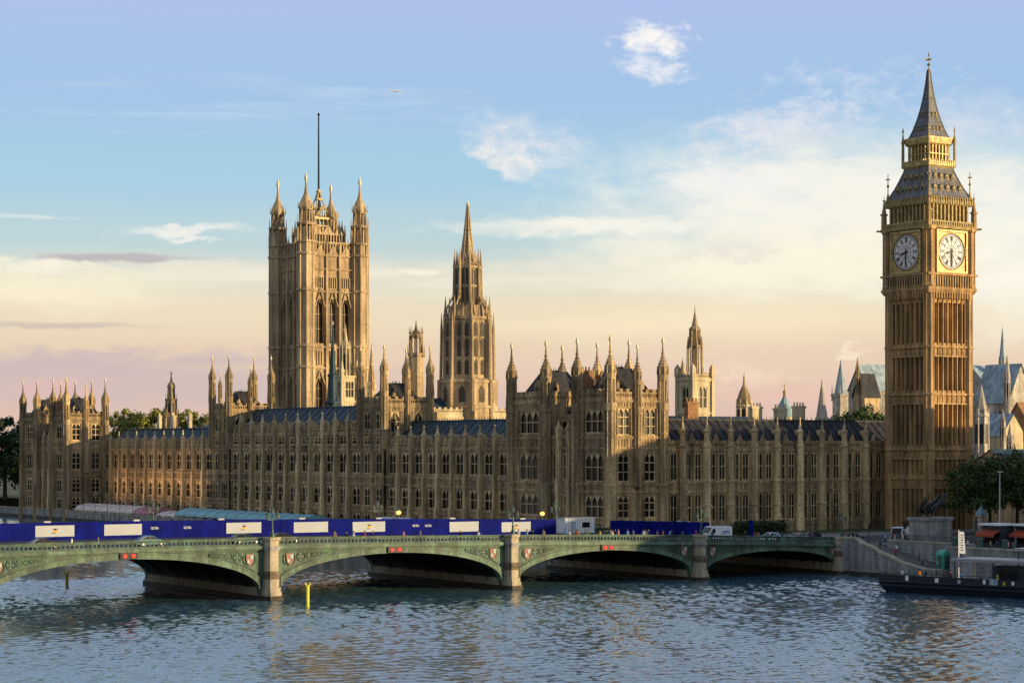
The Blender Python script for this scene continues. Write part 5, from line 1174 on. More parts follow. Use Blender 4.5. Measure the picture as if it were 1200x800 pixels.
def spans():
    for i in range(7):
        a0, a1 = PX[i], PX[i + 1]; xl, xr = a0 + HP, a1 - HP; xc = (a0 + a1) / 2; a = (xr - xl) / 2; zs = 1.5; zc = zt(xc) - 2.45; th = .95
        if i == 0: xl = 62.4; xc = (xl + xr) / 2; a = (xr - xl) / 2
        def intr(x, a=a, xc=xc): return zs + (zc - zs) * math.sqrt(max(0, 1 - ((x - xc) / a) ** 2))
        def extr(x, a=a, xc=xc):
            q = max(0, 1 - ((x - xc) / (a + th * 1.3)) ** 2); return zs + (zc + th * .8 - zs) * math.sqrt(q)
        th_n = 48; X = [xc - a * math.cos(math.pi * k / th_n) for k in range(th_n + 1)]
        for y, s in ((YN, 1), (YS, -1)):
            mb = MB()
            for p, q in zip(X, X[1:]):               # outer rib
                yo, yi = y + s * .22, y - s * .9
                mb.add([(p, yo, intr(p)), (q, yo, intr(q)), (q, yo, extr(q)), (p, yo, extr(p)), (p, yi, intr(p)), (q, yi, intr(q)), (q, yi, extr(q)), (p, yi, extr(p))], [(0, 1, 2, 3), (0, 4, 5, 1), (3, 2, 6, 7)])
                if s > 0:                            # raised mouldings along the rib
                    for f in (.08, .86):
                        z0, z1 = intr(p) + (extr(p) - intr(p)) * f, intr(q) + (extr(q) - intr(q)) * f
                        mb.tube((p, yo + .02, z0), (q, yo + .02, z1), .07, n=4)
            if s > 0:                                # bolted plate joints along the rib
                for p in X[2:-2:2]: mb.box(p - .06, p + .06, y + .2, y + .26, intr(p) + .06, extr(p) - .06)
            part('arch_rib', mb, 'green', bridge)
            mb = MB(); cb = lambda x: zt(x) - 1.62
            for p, q in zip(X, X[1:]): mb.add([(p, y, min(extr(p), cb(p))), (q, y, min(extr(q), cb(q))), (q, y, cb(q)), (p, y, cb(p))], [(0, 1, 2, 3)])
            part('spandrel', mb, 'green_mid', bridge)
            mb = MB(); seg = lin(a0, a1, 12)
            strip(mb, seg, lambda x: zt(x) - 1.75, lambda x: zt(x) - 1.55, *sorted((y - s * .2, y + s * .26)))
            strip(mb, seg, lambda x: zt(x) - 1.52, lambda x: zt(x) - 1.30, *sorted((y - s * .2, y + s * .62)))
            strip(mb, seg, lambda x: zt(x) - 1.30, lambda x: zt(x) - 1.08, *sorted((y - s * .2, y + s * .48)))
            part('cornice', mb, 'green', bridge)
            mb = MB()
            strip(mb, seg, lambda x: zt(x) - 1.08, lambda x: zt(x) - .92, *sorted((y - s * .16, y + s * .16)))
            strip(mb, seg, lambda x: zt(x) - .16, lambda x: zt(x), *sorted((y - s * .2, y + s * .2)))
            n = int((a1 - a0) / .62)
            for k in range(n):
                x = a0 + (k + .5) * (a1 - a0) / n; z = zt(x)
                mb.box(x - .09, x + .09, y - .08, y + .08, z - .93, z - .15); mb.box(x - .31, x + .31, y - .06, y + .06, z - .36, z - .15); mb.box(x - .31, x + .31, y - .06, y + .06, z - .93, z - .82)
            part('parapet', mb, 'green_mid', bridge)
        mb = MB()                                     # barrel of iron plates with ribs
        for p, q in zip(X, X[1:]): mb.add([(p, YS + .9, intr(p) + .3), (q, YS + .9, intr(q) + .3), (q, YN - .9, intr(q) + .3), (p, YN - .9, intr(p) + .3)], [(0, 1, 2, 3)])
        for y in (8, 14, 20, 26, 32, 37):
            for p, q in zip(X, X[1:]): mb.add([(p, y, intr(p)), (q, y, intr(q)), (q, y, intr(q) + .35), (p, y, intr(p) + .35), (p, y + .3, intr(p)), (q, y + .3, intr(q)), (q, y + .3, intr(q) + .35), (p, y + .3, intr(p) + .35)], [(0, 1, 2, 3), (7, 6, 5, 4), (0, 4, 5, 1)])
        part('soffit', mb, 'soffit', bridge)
        # tracery and crests in the haunches of the arch
        for sgn, xe in ((1, xl), (-1, xr)):
            dk = MB(); tr = MB()
            pts = []; x0 = xe + sgn * .55
            for k in range(15):
                x = x0 + sgn * k * (a * .62) / 14
                if zt(x) - 2.0 - (extr(x) + .32) < .25: break
                pts.append(x)
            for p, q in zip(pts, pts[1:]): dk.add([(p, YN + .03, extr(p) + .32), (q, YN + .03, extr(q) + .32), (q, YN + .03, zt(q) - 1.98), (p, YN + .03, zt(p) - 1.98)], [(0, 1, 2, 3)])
            x = x0
            for k in range(9):
                gap = zt(x) - 2.0 - extr(x) - .3; rr = min(1.05, gap / 2) * (.94 if k else .9)
                xx = x + sgn * rr; gap = zt(xx) - 2.0 - extr(xx + sgn * rr * .6) - .3; rr = max(.12, min(rr, gap / 2))
                if gap < .35: break
                zc2 = zt(xx) - 2.0 - rr; N_ = 14
                for j in range(N_): a0_, a1_ = 2 * math.pi * j / N_, 2 * math.pi * (j + 1) / N_; tr.tube((xx + rr * math.cos(a0_), YN + .08, zc2 + rr * math.sin(a0_)), (xx + rr * math.cos(a1_), YN + .08, zc2 + rr * math.sin(a1_)), .10, n=4)
                for j in range(4): q_ = math.pi / 4 + j * math.pi / 2; tr.tube((xx + rr * .35 * math.cos(q_), YN + .08, zc2 + rr * .35 * math.sin(q_)), (xx + rr * math.cos(q_), YN + .08, zc2 + rr * math.sin(q_)), .08, n=4)
                if k == 0:
                    sh = MB(); w_ = .55; sh.prismy([(xx - w_, zc2 + .75), (xx - w_, zc2 - .1), (xx - w_ * .55, zc2 - .62), (xx, zc2 - .9), (xx + w_ * .55, zc2 - .62), (xx + w_, zc2 - .1), (xx + w_, zc2 + .75)], YN + .05, YN + .22)
                    sh.box(xx - .5, xx - .04, YN + .2, YN + .26, zc2 + .05, zc2 + .62, 1); sh.box(xx + .05, xx + .42, YN + .2, YN + .26, zc2 - .5, zc2 - .03, 1)
                    part('crest_shield', sh, ['crestred', 'offwhite'], bridge)
                x = xx + sgn * (rr + .06)
            for p, q in zip(pts, pts[1:]): tr.tube((p, YN + .06, extr(p) + .3), (q, YN + .06, extr(q) + .3), .09, n=4); tr.tube((p, YN + .06, zt(p) - 1.97), (q, YN + .06, zt(q) - 1.97), .08, n=4)
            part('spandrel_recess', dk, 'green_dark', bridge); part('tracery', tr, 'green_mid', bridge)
        if 1 <= i <= 4:
            z = zt(xc) - 1.95; nb = MB(); nb.box(xc - 1.25, xc + 1.25, YN + .3, YN + .5, z - .45, z + .42)
            nb.tube((xc - 1.2, YN, z + .4), (xc - 1.2, YN + .32, z + .4), .1, n=5); nb.tube((xc + 1.2, YN, z + .4), (xc + 1.2, YN + .32, z + .4), .1, n=5)
            o = part('navigation_light', nb, 'black', bridge)
            for sx in (-1, 1):
                l = MB(); l.lathe(0, 0, [(0, .27), (.12, .25)], 12); l.v = [(xc + sx * .6 + x, YN + .5 + zz_, z - .02 + y) for x, y, zz_ in l.v]
                part('lamp_lens', l, 'redlamp' if i != 2 else 'redlamp', o)
spans()
for i, x in enumerate(PX):
    mb = MB(); w_ = HP
    xa, xb = (x - w_, x + w_) if i else (x - .8, x + .45)
    mb.box(xa, xb, YS + .7, YN - .7, .7, zt(x) - 1.9)
    part('pier', mb, 'granite_pale', bridge)
    for y0_, y1_ in ((YN - .69, YN + .12), (YS - .12, YS + .69)): mb = MB(); mb.box(xa - .02, xb + .02, y0_, y1_, 1.0, zt(x) - 1.6); part('spandrel_post', mb, 'green_mid', bridge)
    for y, s in ((YN, 1), (YS, -1)):
        mb = MB()
        def hexa(z0, z1, r, out):                    # half octagon shaft against the fascia
            pts = [(-r, -.2), (-r, .62 * out), (-r * .62, out), (r * .62, out), (r, .62 * out), (r, -.2)]
            n = 6; vs = [(x + p, y + s * q, z0) for p, q in pts] + [(x + p, y + s * q, z1) for p, q in pts]
            mb.add(vs, [tuple(range(6)), tuple(range(6, 12))] + [(k, (k + 1) % n, n + (k + 1) % n, n + k) for k in range(n)])
        top = zt(x)
        hexa(.7, 1.2, 1.3, 1.95); hexa(1.2, 1.8, 1.2, 1.75); hexa(1.8, 3.0, 1.02, 1.5); part('pier_base', mb, 'granite_pale', bridge); mb = MB(); hexa(4.1, top - 1.75, .96, 1.4); part('pier_shaft', mb, 'granite_pale', bridge); mb = MB(); hexa(top - 1.15, top - .28, 1.0, 1.45); hexa(top - .28, top + .12, 1.18, 1.7)
        part('pier_cap', mb, 'granite_pale', bridge)
        mb = MB(); hexa(3.0, 3.62, 1.06, 1.55); hexa(3.62, 3.9, 1.16, 1.7); hexa(3.9, 4.1, 1.06, 1.55); part('pier_band', mb, 'granite_stain', bridge)
        mb = MB(); hexa(top - 1.75, top - 1.5, 1.08, 1.55); hexa(top - 1.5, top - 1.15, 1.16, 1.68); part('pier_band', mb, 'granite', bridge)
        mb = MB(); hexa(-2, .7, 1.5, 2.2); part('pier_foot', mb, 'granite_dark', bridge)
    mb = MB(); mb.box(xa - .1, xb + .1, YS, YN, -2, .7); part('pier_footing', mb, 'granite_dark', bridge)

# lamp standards over the piers
def lamp_standard(lit=False, h=3.6):
    mb = MB(); mb.lathe(0, 0, [(0, .34), (.5, .34), (.6, .2), (1.1, .16), (1.2, .24), (1.3, .12), (h - .9, .09), (h - .8, .18), (h - .7, .08)], 8)
    heads = [(0, 0, h - .5)] if lit else [(0, 0, h - .3), (-.75, 0, h - 1.0), (.75, 0, h - 1.0)]
    if not lit:
        for sx in (-1, 1): mb.tube((0, 0, h - 1.3), (sx * .75, 0, h - 1.15), .06, n=5); mb.tube((sx * .75, 0, h - 1.2), (sx * .75, 0, h - .95), .07, n=5)
    res = [('post', mb.mesh('post', 'green_dark'))]
    for x, y, z in heads:
        g_ = MB(); c = MB()
        if lit: g_.lathe(x, y, [(z - .3, .2), (z - .1, .42), (z + .15, .42), (z + .35, .22)], 10)
        else: g_.lathe(x, y, [(z, .15), (z + .5, .27)], 6)
        c.lathe(x, y, [(z + .35 if lit else z + .5, .32), (z + .6 if lit else z + .72, .16), (z + .95, .03)], 6)
        res += [('lantern', g_.mesh('lantern', 'lamp' if lit else 'lampglass')), ('lantern_cap', c.mesh('lantern_cap', 'green_dark'))]
    return res
LS = lamp_standard(); LL = lamp_standard(True, 3.9)
def lamp(ms, name, label, x, y, z, group):
    t = thing(name, label, 'street lamp', (x, y, z), group)
    for nm, me in ms: o = bpy.data.objects.new(nm, me); COL.objects.link(o); o.parent = t
    return t
for x, lb in ((92.1, 'between the two arches nearest the bank'), (128, 'between the second and third arches from the bank'), (168, 'between the two arches farthest left in view')):
    lamp(LS, 'bridge_lamp', 'green triple-lantern lamp on the bridge pier ' + lb, x, YN + .9, zt(x) + .12, 'triple lamps over the near side piers')
lamp(LS, 'bridge_lamp', 'green triple-lantern lamp at the bank end of the bridge', 62, YN + .9, zt(62) + .12, 'triple lamps over the near side piers')
for x in (92.1, 128, 168, 210):
    lamp(LS, 'bridge_lamp', {92.1: 'far-side lamp of the bridge, behind the blue hoarding nearest the bank', 128: 'far-side bridge lamp behind the hoarding, close to the white cabin', 168: 'far-side bridge lamp behind the hoarding, right of the dark saloon', 210: 'far-side bridge lamp at the left edge behind the hoarding'}[x], x, YS - .9, zt(x) + .12, 'triple lamps over the far side piers')
lamp(LL, 'street_lamp', 'lit orange globe lamp above the hoarding left of the third white panel from the cabin', 125.6, YS + 2.0, DZ(125) + .13, 'lit globe lamps')
lamp(LL, 'street_lamp', 'lit orange globe lamp above the hoarding close left of the white cabin', 96.8, YS + 2.0, DZ(97) + .13, 'lit globe lamps')

# hoarding along the far footway
def hoarding(label, x0, x1, boards):
    y = 8.3; t = thing('hoarding', label, 'hoarding', ((x0 + x1) / 2, y, DZ((x0 + x1) / 2)), 'blue hoardings along the bridge')
    n = max(1, round((x1 - x0) / 2.4)); H = 2.65
    mb = MB(); xs = lin(x0, x1, n)
    for a, b in zip(xs, xs[1:]): z = DZ((a + b) / 2); mb.box(a + .015, b - .015, y, y + .06, z + .02, z + H)
    part('panel', mb, 'blue', t)
    mb = MB()
    for a in xs: mb.box(a - .05, a + .05, y - .16, y - .005, DZ(a), DZ(a) + H - .1); mb.tube((a, y - .1, DZ(a) + 1.8), (a, y - 1.3, DZ(a)), .05, n=4)
    part('brace', mb, 'deckgrey', t)
    for k in range(int((x1 - x0) / 14)):
        a = x0 + 7 + k * 14; mb = MB(); z = DZ(a) + H; mb.box(a - .5, a + .5, y - .1, y + .3, z - .02, z + .22); part('flood_lamp', mb, 'offwhite', t)
    for a, b, logo in boards:
        mb = MB(); z = DZ((a + b) / 2); mb.box(min(a, b), max(a, b), y + .065, y + .12, z + .55, z + 2.2); o = part('sign_board', mb, 'offwhite', t)
        if logo:                                     # small winged emblem in orange and black
            c = (a + b) / 2; z += 1.35; lm = MB()
            lm.prismy([(c - .55, z + .05), (c - .1, z - .22), (c + .45, z - .1), (c + .1, z + .12), (c - .15, z + .3)], y + .125, y + .15)
            lm.prismy([(c - .5, z + .38), (c - .05, z + .1), (c + .3, z + .28), (c + .15, z + .42)], y + .125, y + .152, 1); lm.box(c - .1, c + .55, y + .125, y + .148, z - .33, z - .24, 1)
            part('emblem', lm, ['emblem', 'black'], o)
    return t
def board_mark(t, x):
    y = 8.3; z = DZ(x) + 1.5; mb = MB(); mb.box(x - .75, x - .1, y + .062, y + .085, z - .12, z + .02); mb.box(x - .65, x + .55, y + .062, y + .085, z + .1, z + .2); mb.prismy([(x, z - .22), (x + .6, z - .05), (x + .15, z + .05)], y + .062, y + .085); part('painted_mark', mb, 'offwhite', t)
HT = hoarding('long blue hoarding with white sign boards along the far side of the bridge', 96.9, 260, [(189.7, 183.7, 1), (179.0, 173.0, 0), (159.0, 153.0, 1), (147.3, 141.2, 0), (136.7, 130.7, 1), (118.4, 112.7, 0), (108.1, 102.2, 1)])
for x in (125.0, 122.6, 165.6, 171.0): board_mark(HT, x)
hoarding('plain blue hoarding between the white cabin and the white van', 63.2, 85.3, [])
t = thing('hoarding', 'narrow blue hoarding panel standing alone right of the white van', 'hoarding', (53.4, 8.3, GZ), 'blue hoardings along the bridge')
mb = MB(); mb.box(52.9, 53.9, 8.3, 8.38, GZ + .13, GZ + 3.1); part('panel', mb, 'blue', t); mb = MB(); mb.box(53.2, 53.6, 7.3, 8.29, GZ + .13, GZ + .3); part('brace', mb, 'deckgrey', t)
t = thing('site_cabin', 'plain white site cabin in the gap between the two blue hoardings', 'cabin', (92.5, 8, DZ(92.5)))
z = DZ(92.5) + .15; mb = MB(); mb.box(89.4, 95.6, 6.6, 9.2, z + .25, z + 2.75); part('body', mb, 'white', t)
mb = MB(); mb.box(89.25, 95.75, 6.45, 9.35, z + 2.75, z + 2.9)
for i in range(13): x = 89.6 + i * .48; mb.box(x - .03, x + .03, 9.2, 9.24, z + .35, z + 2.7)
part('roof', mb, 'offwhite', t)
mb = MB(); mb.box(93.4, 94.4, 9.2, 9.26, z + .3, z + 2.3); part('door', mb, 'offwhite', t)
mb = MB(); mb.box(90.4, 92.0, 9.2, 9.25, z + 1.2, z + 2.1); part('window', mb, 'glass', t)
for x in (89.8, 95.2): mb = MB(); mb.box(x - .2, x + .2, 6.8, 9.0, z, z + .25); part('foot', mb, 'deckgrey', t)

# ------------------------------------------------------------------ vehicles
def carmat(n, c): M[n] = mat(n, c, .3, .04, .5, spec=.6); return n
for n, c in (('dark_grey_car_paint', (.05, .052, .058)), ('teal_car_paint', (.05, .22, .28)), ('black_car_paint', (.012, .012, .014)), ('silver_car_paint', (.34, .35, .37)), ('white_car_paint', (.72, .73, .74)), ('deep_green_car_paint', (.02, .09, .09))): carmat(n, c)
WH = None
def wheel_mesh():
    global WH
    if WH is None:
        a = MB(); a.tube((0, -.11, 0), (0, .11, 0), .32, n=16); b = MB(); b.tube((0, -.125, 0), (0, .125, 0), .19, n=10); WH = (a.mesh('wheel', 'tyre'), b.mesh('rim', 'chrome'))
    return WH
def add_wheels(t, pts):
    a, b = wheel_mesh()
    for x, y in pts:
        o = bpy.data.objects.new('wheel', a); COL.objects.link(o); o.parent = t; o.location = (x, y, .32)
        r = bpy.data.objects.new('rim', b); COL.objects.link(r); r.parent = o
def car(label, paint, x, y, z, rz=0.0, cat='car', hatch=False):
    t = thing('parked_car' if False else 'car', label, cat, (0, 0, 0)); W_ = .86
    side = [(-2.15, .32), (2.12, .30), (2.2, .55), (2.1, .72), (1.15, .92), (-1.3, .97), (-2.1, .9), (-2.2, .6)]
    mb = MB(); n = len(side)
    vs = [(px, -W_, pz) for px, pz in side] + [(px, W_, pz) for px, pz in side]
    mb.add(vs, [tuple(range(n)), tuple(range(n, 2 * n))[::-1]] + [(k, n + k, n + (k + 1) % n, (k + 1) % n) for k in range(n)])
    top = [(.95, .93), (.25, 1.40), (-.9 if not hatch else -1.45, 1.42), (-1.75 if not hatch else -2.05, .96)]
    mb.add([(p, s * (.80 if q < 1.2 else .62), q) for s in (-1, 1) for p, q in (top[0], (.30, 1.37), (top[2][0], 1.43), (.25, 1.44), top[3])], [(1, 3, 2, 7, 8, 6)])
    mb.add([(top[1][0] + .05, -.64, 1.40), (top[1][0] + .05, .64, 1.40), (top[2][0] - .05, .64, 1.41), (top[2][0] - .05, -.64, 1.41), (top[1][0], -.58, 1.46), (top[1][0], .58, 1.46), (top[2][0], .58, 1.47), (top[2][0], -.58, 1.47)], [(0, 1, 5, 4), (1, 2, 6, 5), (2, 3, 7, 6), (3, 0, 4, 7), (4, 5, 6, 7)])
    for s in (-1, 1):
        for (p0, q0), (p1, q1) in (((.95, .9), (.3, 1.42)), ((-.35, .95), (-.35, 1.43)), (top[3], (top[2][0], 1.43))): mb.tube((p0, s * .80, q0), (p1, s * .63, q1), .05, n=4)
    part('body', mb, paint, t)
    g_ = MB(); m4 = [(p, s * (.79 if q < 1.2 else .61), q) for s in (-1, 1) for p, q in top]
    g_.add(m4, [(0, 1, 2, 3), (7, 6, 5, 4), (0, 4, 5, 1), (3, 2, 6, 7), (1, 5, 6, 2)]); part('window', g_, 'glass', t)
    add_wheels(t, [(1.35, .78), (1.35, -.78), (-1.35, .78), (-1.35, -.78)])
    for s in (-1, 1):
        h_ = MB(); h_.box(2.1, 2.22, s * .62 - .16, s * .62 + .16, .56, .70); part('headlight', h_, 'lampglass', t)
        h_ = MB(); h_.box(-2.22, -2.12, s * .64 - .14, s * .64 + .14, .66, .82); part('tail_light', h_, 'crestred', t)
    t.location = (x, y, z); t.rotation_euler = (0, 0, rz); return t
car('dark grey saloon below the leftmost white sign board on the bridge', 'dark_grey_car_paint', 197.5, 32.5, DZ(197), math.pi)
car('teal blue car right of the second white sign board on the bridge', 'teal_car_paint', 182.1, 32.5, DZ(182), math.pi)
car('deep green hatchback on the bridge, close left of the leftmost pier lamp', 'deep_green_car_paint', 167.6, 32.5, DZ(168), math.pi, hatch=True)
car('black estate car in front of the fourth white sign board', 'black_car_paint', 161.0, 32.0, DZ(161), math.pi, hatch=True)
car('white car right of the white van at the bank end of the bridge', 'white_car_paint', 66.2, 28.5, DZ(66), 0)
car('silver grey saloon at the bank end of the bridge, right of the white car', 'silver_car_paint', 57.5, 25.5, GZ + .02, 0)
car('black taxi-like car behind the silver saloon at the bank end', 'black_car_paint', 52.0, 22.5, GZ + .02, 0, hatch=True)
car('dark grey hatchback leaving the bridge near the stairs', 'dark_grey_car_paint', 50.0, 31.5, GZ + .02, math.pi, hatch=True)
def van(label, x, y, z, rz, L_=5.2, H_=2.35, sign=False):
    t = thing('van', label, 'van', (0, 0, 0)); W_ = .98; a = L_ / 2
    side = [(-a, .42), (a, .40), (a + .05, .9), (a - .15, 1.15), (a - .75, 1.3), (a - 1.4, H_ - .08), (a - 1.75, H_), (-a + .1, H_), (-a, H_ - .12)]
    mb = MB(); n = len(side); vs = [(p, -W_, q) for p, q in side] + [(p, W_, q) for p, q in side]
    mb.add(vs, [tuple(range(n)), tuple(range(n, 2 * n))[::-1]] + [(k, n + k, n + (k + 1) % n, (k + 1) % n) for k in range(n)]); part('body', mb, 'white_car_paint', t)
    g_ = MB(); g_.add([(a - .74, -.86, 1.34), (a - .74, .86, 1.34), (a - 1.36, .86, H_ - .12), (a - 1.36, -.86, H_ - .12)], [(0, 1, 2, 3)]); g_.v = [(p + .03, q, r) for p, q, r in g_.v]
    part('windscreen', g_, 'glass', t)
    for s in (-1, 1):
        g_ = MB(); g_.add([(a - 1.05, s * (W_ + .012), 1.3), (a - 2.0, s * (W_ + .012), 1.3), (a - 2.0, s * (W_ + .012), H_ - .35), (a - 1.5, s * (W_ + .012), H_ - .35)], [(0, 1, 2, 3)]); part('door_window', g_, 'glass', t)
        h_ = MB(); h_.box(a - .02, a + .08, s * .7 - .15, s * .7 + .15, .75, .95); part('headlight', h_, 'lampglass', t)
        h_ = MB(); h_.box(-a - .04, -a + .02, s * .85 - .08, s * .85 + .08, .9, 1.4); part('tail_light', h_, 'crestred', t)
        if sign:
            b_ = MB(); b_.box(-a + .5, -a + 2.2, s * (W_ + .006), s * (W_ + .02), 1.35, 1.5); b_.box(-a + .5, -a + 1.9, s * (W_ + .006), s * (W_ + .02), 1.58, 1.68); b_.box(-a + .6, -a + 2.4, s * (W_ + .006), s * (W_ + .02), 1.12, 1.24); part('lettering', b_, 'signblue', t)
    add_wheels(t, [(a - .9, .9), (a - .9, -.9), (-a + .95, .9), (-a + .95, -.9)])
    t.location = (x, y, z); t.rotation_euler = (0, 0, rz); return t
van('white van with a blue side marking above the rightmost pier of the bridge', 80.7, 31.5, DZ(80.7), 0, 5.6, 2.4, True)
van('plain white van parked behind the crowd at the head of the stairs', 43.6, 36.5, GZ + .02, .5, 5.2, 2.5)

# ------------------------------------------------------------------ people
CL = {'white': (.70, .70, .68), 'red': (.42, .03, .03), 'black': (.015, .015, .018), 'navy': (.02, .03, .10), 'grey': (.20, .20, .21), 'tan': (.36, .26, .15), 'green': (.05, .16, .07), 'yellow': (.62, .48, .06), 'pink': (.60, .26, .30), 'pale blue': (.26, .42, .60), 'orange': (.60, .20, .03), 'purple': (.18, .06, .24)}
for k, c in CL.items(): M['cloth_' + k] = mat(k.replace(' ', '_') + '_cloth', c, .9, .1, 2)
M['trousers'] = mat('dark_trousers', (.03, .032, .045), .9, .15, 2); M['hair'] = mat('brown_hair', (.035, .02, .012), .7, .2, 3); M['shoe'] = mat('shoe', (.015, .013, .012), .6)
def body_mesh(step):
    # one skinned figure, walking or standing; z up, facing +y
    s = step
    J = [('pel', (0, 0, .95), .135, None), ('waist', (0, .005, 1.08), .125, 'pel'), ('chest', (0, .01, 1.27), .15, 'waist'), ('sh', (0, 0, 1.42), .10, 'chest'), ('neck', (0, .005, 1.50), .055, 'sh'), ('head', (0, .02, 1.58), .085, 'neck'), ('crn', (0, .015, 1.68), .085, 'head'),
         ('nose', (0, .10, 1.585), .022, 'head')]
    for sd, d in ((-1, s), (1, -s)):
        J += [(f'hip{sd}', (sd * .095, 0, .90), .095, 'pel'), (f'kn{sd}', (sd * .10, d * .16 + .03, .50), .062, f'hip{sd}'), (f'an{sd}', (sd * .10, d * .26 - .03, .10), .042, f'kn{sd}'), (f'toe{sd}', (sd * .115, d * .26 + .13, .04), .036, f'an{sd}'),
              (f'sho{sd}', (sd * .19, 0, 1.40), .062, 'sh'), (f'el{sd}', (sd * .25, -d * .09 - .02, 1.13), .045, f'sho{sd}'), (f'wr{sd}', (sd * .255, -d * .17 + .06, .90), .032, f'el{sd}'), (f'ha{sd}', (sd * .25, -d * .19 + .08, .80), .034, f'wr{sd}')]
        hz = (sd * .25, -d * .19 + .08, .80)
        for f in range(4): J += [(f'f{sd}{f}', (hz[0] + sd * .005, hz[1] + (f - 1.5) * .022, .71 + abs(f - 1.5) * .006), .010, f'ha{sd}')]
        J += [(f't{sd}', (hz[0] - sd * .02, hz[1] + .055, .76), .011, f'ha{sd}')]
    ix = {j[0]: i for i, j in enumerate(J)}
    me = bpy.data.meshes.new('body'); me.from_pydata([j[1] for j in J], [(ix[j[3]], i) for i, j in enumerate(J) if j[3]], [])
    o = bpy.data.objects.new('tmp', me); COL.objects.link(o); o.modifiers.new('s', 'SKIN'); sb = o.modifiers.new('d', 'SUBSURF'); sb.levels = 1
    for i, j in enumerate(J): me.skin_vertices[0].data[i].radius = (j[2], j[2]); me.skin_vertices[0].data[i].use_root = (i == 0)
    dg = bpy.context.evaluated_depsgraph_get(); ev = bpy.data.meshes.new_from_object(o.evaluated_get(dg)); bpy.data.objects.remove(o); return ev
BODIES = [body_mesh(1.0), body_mesh(.35), body_mesh(-.8)]
hb = MB(); hb.lathe(0, 0, [(1.60, .098), (1.66, .108), (1.72, .10), (1.76, .06), (1.775, .02)], 10, sy=1.05); hb.v = [(x, y - .012, z) for x, y, z in hb.v]; HAIR = hb.mesh('hair', 'hair', True)
PM = {}
def person(label, colour, x, y, z, rz, group, pose=0, sc=1.0):
    k = (colour, pose)
    if k not in PM:
        me = BODIES[pose].copy(); me.materials.clear()
        for q in ('skin', 'cloth_' + colour, 'trousers', 'shoe'): me.materials.append(M[q])
        for p in me.polygons:
            c = p.center; p.use_smooth = True
            p.material_index = 3 if c.z < .09 else 2 if c.z < .93 and abs(c.x) < .2 else 0 if c.z > 1.47 or c.z < 1.0 and abs(c.x) > .2 else 1
        PM[k] = me
    o = bpy.data.objects.new('person', PM[k]); COL.objects.link(o); o.location = (x, y, z); o.rotation_euler = (0, 0, rz); o.scale = (sc,) * 3
    tag(o, label, 'person', group); h = bpy.data.objects.new('hair', HAIR); COL.objects.link(h); h.parent = o; return o
zones = [
    ('near the leftmost white sign board', (196.5, 191.5), ['white', 'grey']),
    ('below the fourth white sign board', (157, 149.3), ['tan', 'black', 'white', 'red', 'navy']),
    ('below the fifth white sign board', (147.5, 130), ['pink', 'grey', 'black', 'white']),
    ('left of the white site cabin', (127, 119.5), ['navy', 'white', 'pale blue', 'black', 'tan']),
    ('before the white site cabin', (116.4, 110.5), ['white', 'pale blue', 'red', 'tan', 'black', 'green', 'grey', 'navy']),
    ('right of the white site cabin', (109, 102.5), ['yellow', 'white', 'tan', 'black', 'pink', 'pale blue', 'grey']),
    ('before the plain blue hoarding', (102, 93.5), ['white', 'grey', 'navy', 'tan', 'orange', 'black', 'pale blue', 'green']),
    ('close left of the white van', (91, 87.5), ['red', 'white', 'navy']),
    ('over the arch nearest the bank', (84, 64), ['white', 'black', 'red', 'tan', 'grey', 'pale blue', 'navy', 'pink', 'green', 'purple']),
]
g = 'people crossing the bridge'
for zl, (xa, xb), cols in zones:
    for i, c in enumerate(cols):
        x = xa + (xb - xa) * (i + rnd.uniform(.2, .8)) / len(cols); y = rnd.uniform(37.2, 39.9)
        person(f'person in a {c} top on the bridge {zl}', c, x, y, DZ(x) + .13, rnd.choice((-1, 1)) * math.pi / 2 + rnd.uniform(-.3, .3), g, rnd.randrange(3), rnd.uniform(.94, 1.05))
g = 'people at the head of the stairs'
for zl, cen, cols in (('in front of the plain white van', (50.5, 41.9, 1.8), ['white', 'black', 'navy', 'red', 'tan', 'pale blue']), ('at the bridge end above the stair wall', (58.5, 39.2, 1.9), ['grey', 'white', 'black', 'pink', 'green']), ('between the plain white van and the statue plinth', (49.6, 44.4, .9), ['pale blue', 'orange', 'navy'])):
    for i, c in enumerate(cols):
        person(f'person in a {c} top {zl}', c, cen[0] + (i - len(cols) / 2) * cen[2] * .42, cen[1] + rnd.uniform(-.6, .6), GZ + .13, rnd.uniform(0, 6.2), g, rnd.randrange(3), rnd.uniform(.94, 1.05))

g = 'people on the stairs and the landing stage'
for i, (c, x, y, z) in enumerate((('navy', 58.2, 47.0, GZ - .145 * 5), ('white', 57.0, 49.6, GZ - .145 * 9), ('red', 59.4, 51.8, GZ - .145 * 12), ('grey', 56.4, 54.3, GZ - .145 * 15), ('tan', 58.6, 57.2, GZ - .145 * 19), ('black', 59.0, 63.0, 1.7), ('pale blue', 60.2, 62.2, 1.7))):
    person(f'person in a {c} top on the stone stairs beside the stair wall', c, x, y, z, rnd.uniform(0, 6.2), g, rnd.randrange(3))
for c, q, dx_ in (('white', 3.0, -2.0), ('orange', 5.2, -3.0), ('navy', 7.0, -1.6), ('black', 8.3, -2.4), ('red', 10.0, -3.4), ('pale blue', 13.2, -.9), ('grey', 16.4, -.8), ('yellow', 18.8, -.9)):
    ca, sa = math.cos(R_(15.7)), math.sin(R_(15.7)); person(f'person in a {c} top waiting on the floating landing stage', c, 86.8 + dx_ * ca - q * sa, 76.4 + dx_ * sa + q * ca, 1.78, rnd.uniform(0, 6.2), g, rnd.randrange(3))
g = 'people along the embankment pavement'
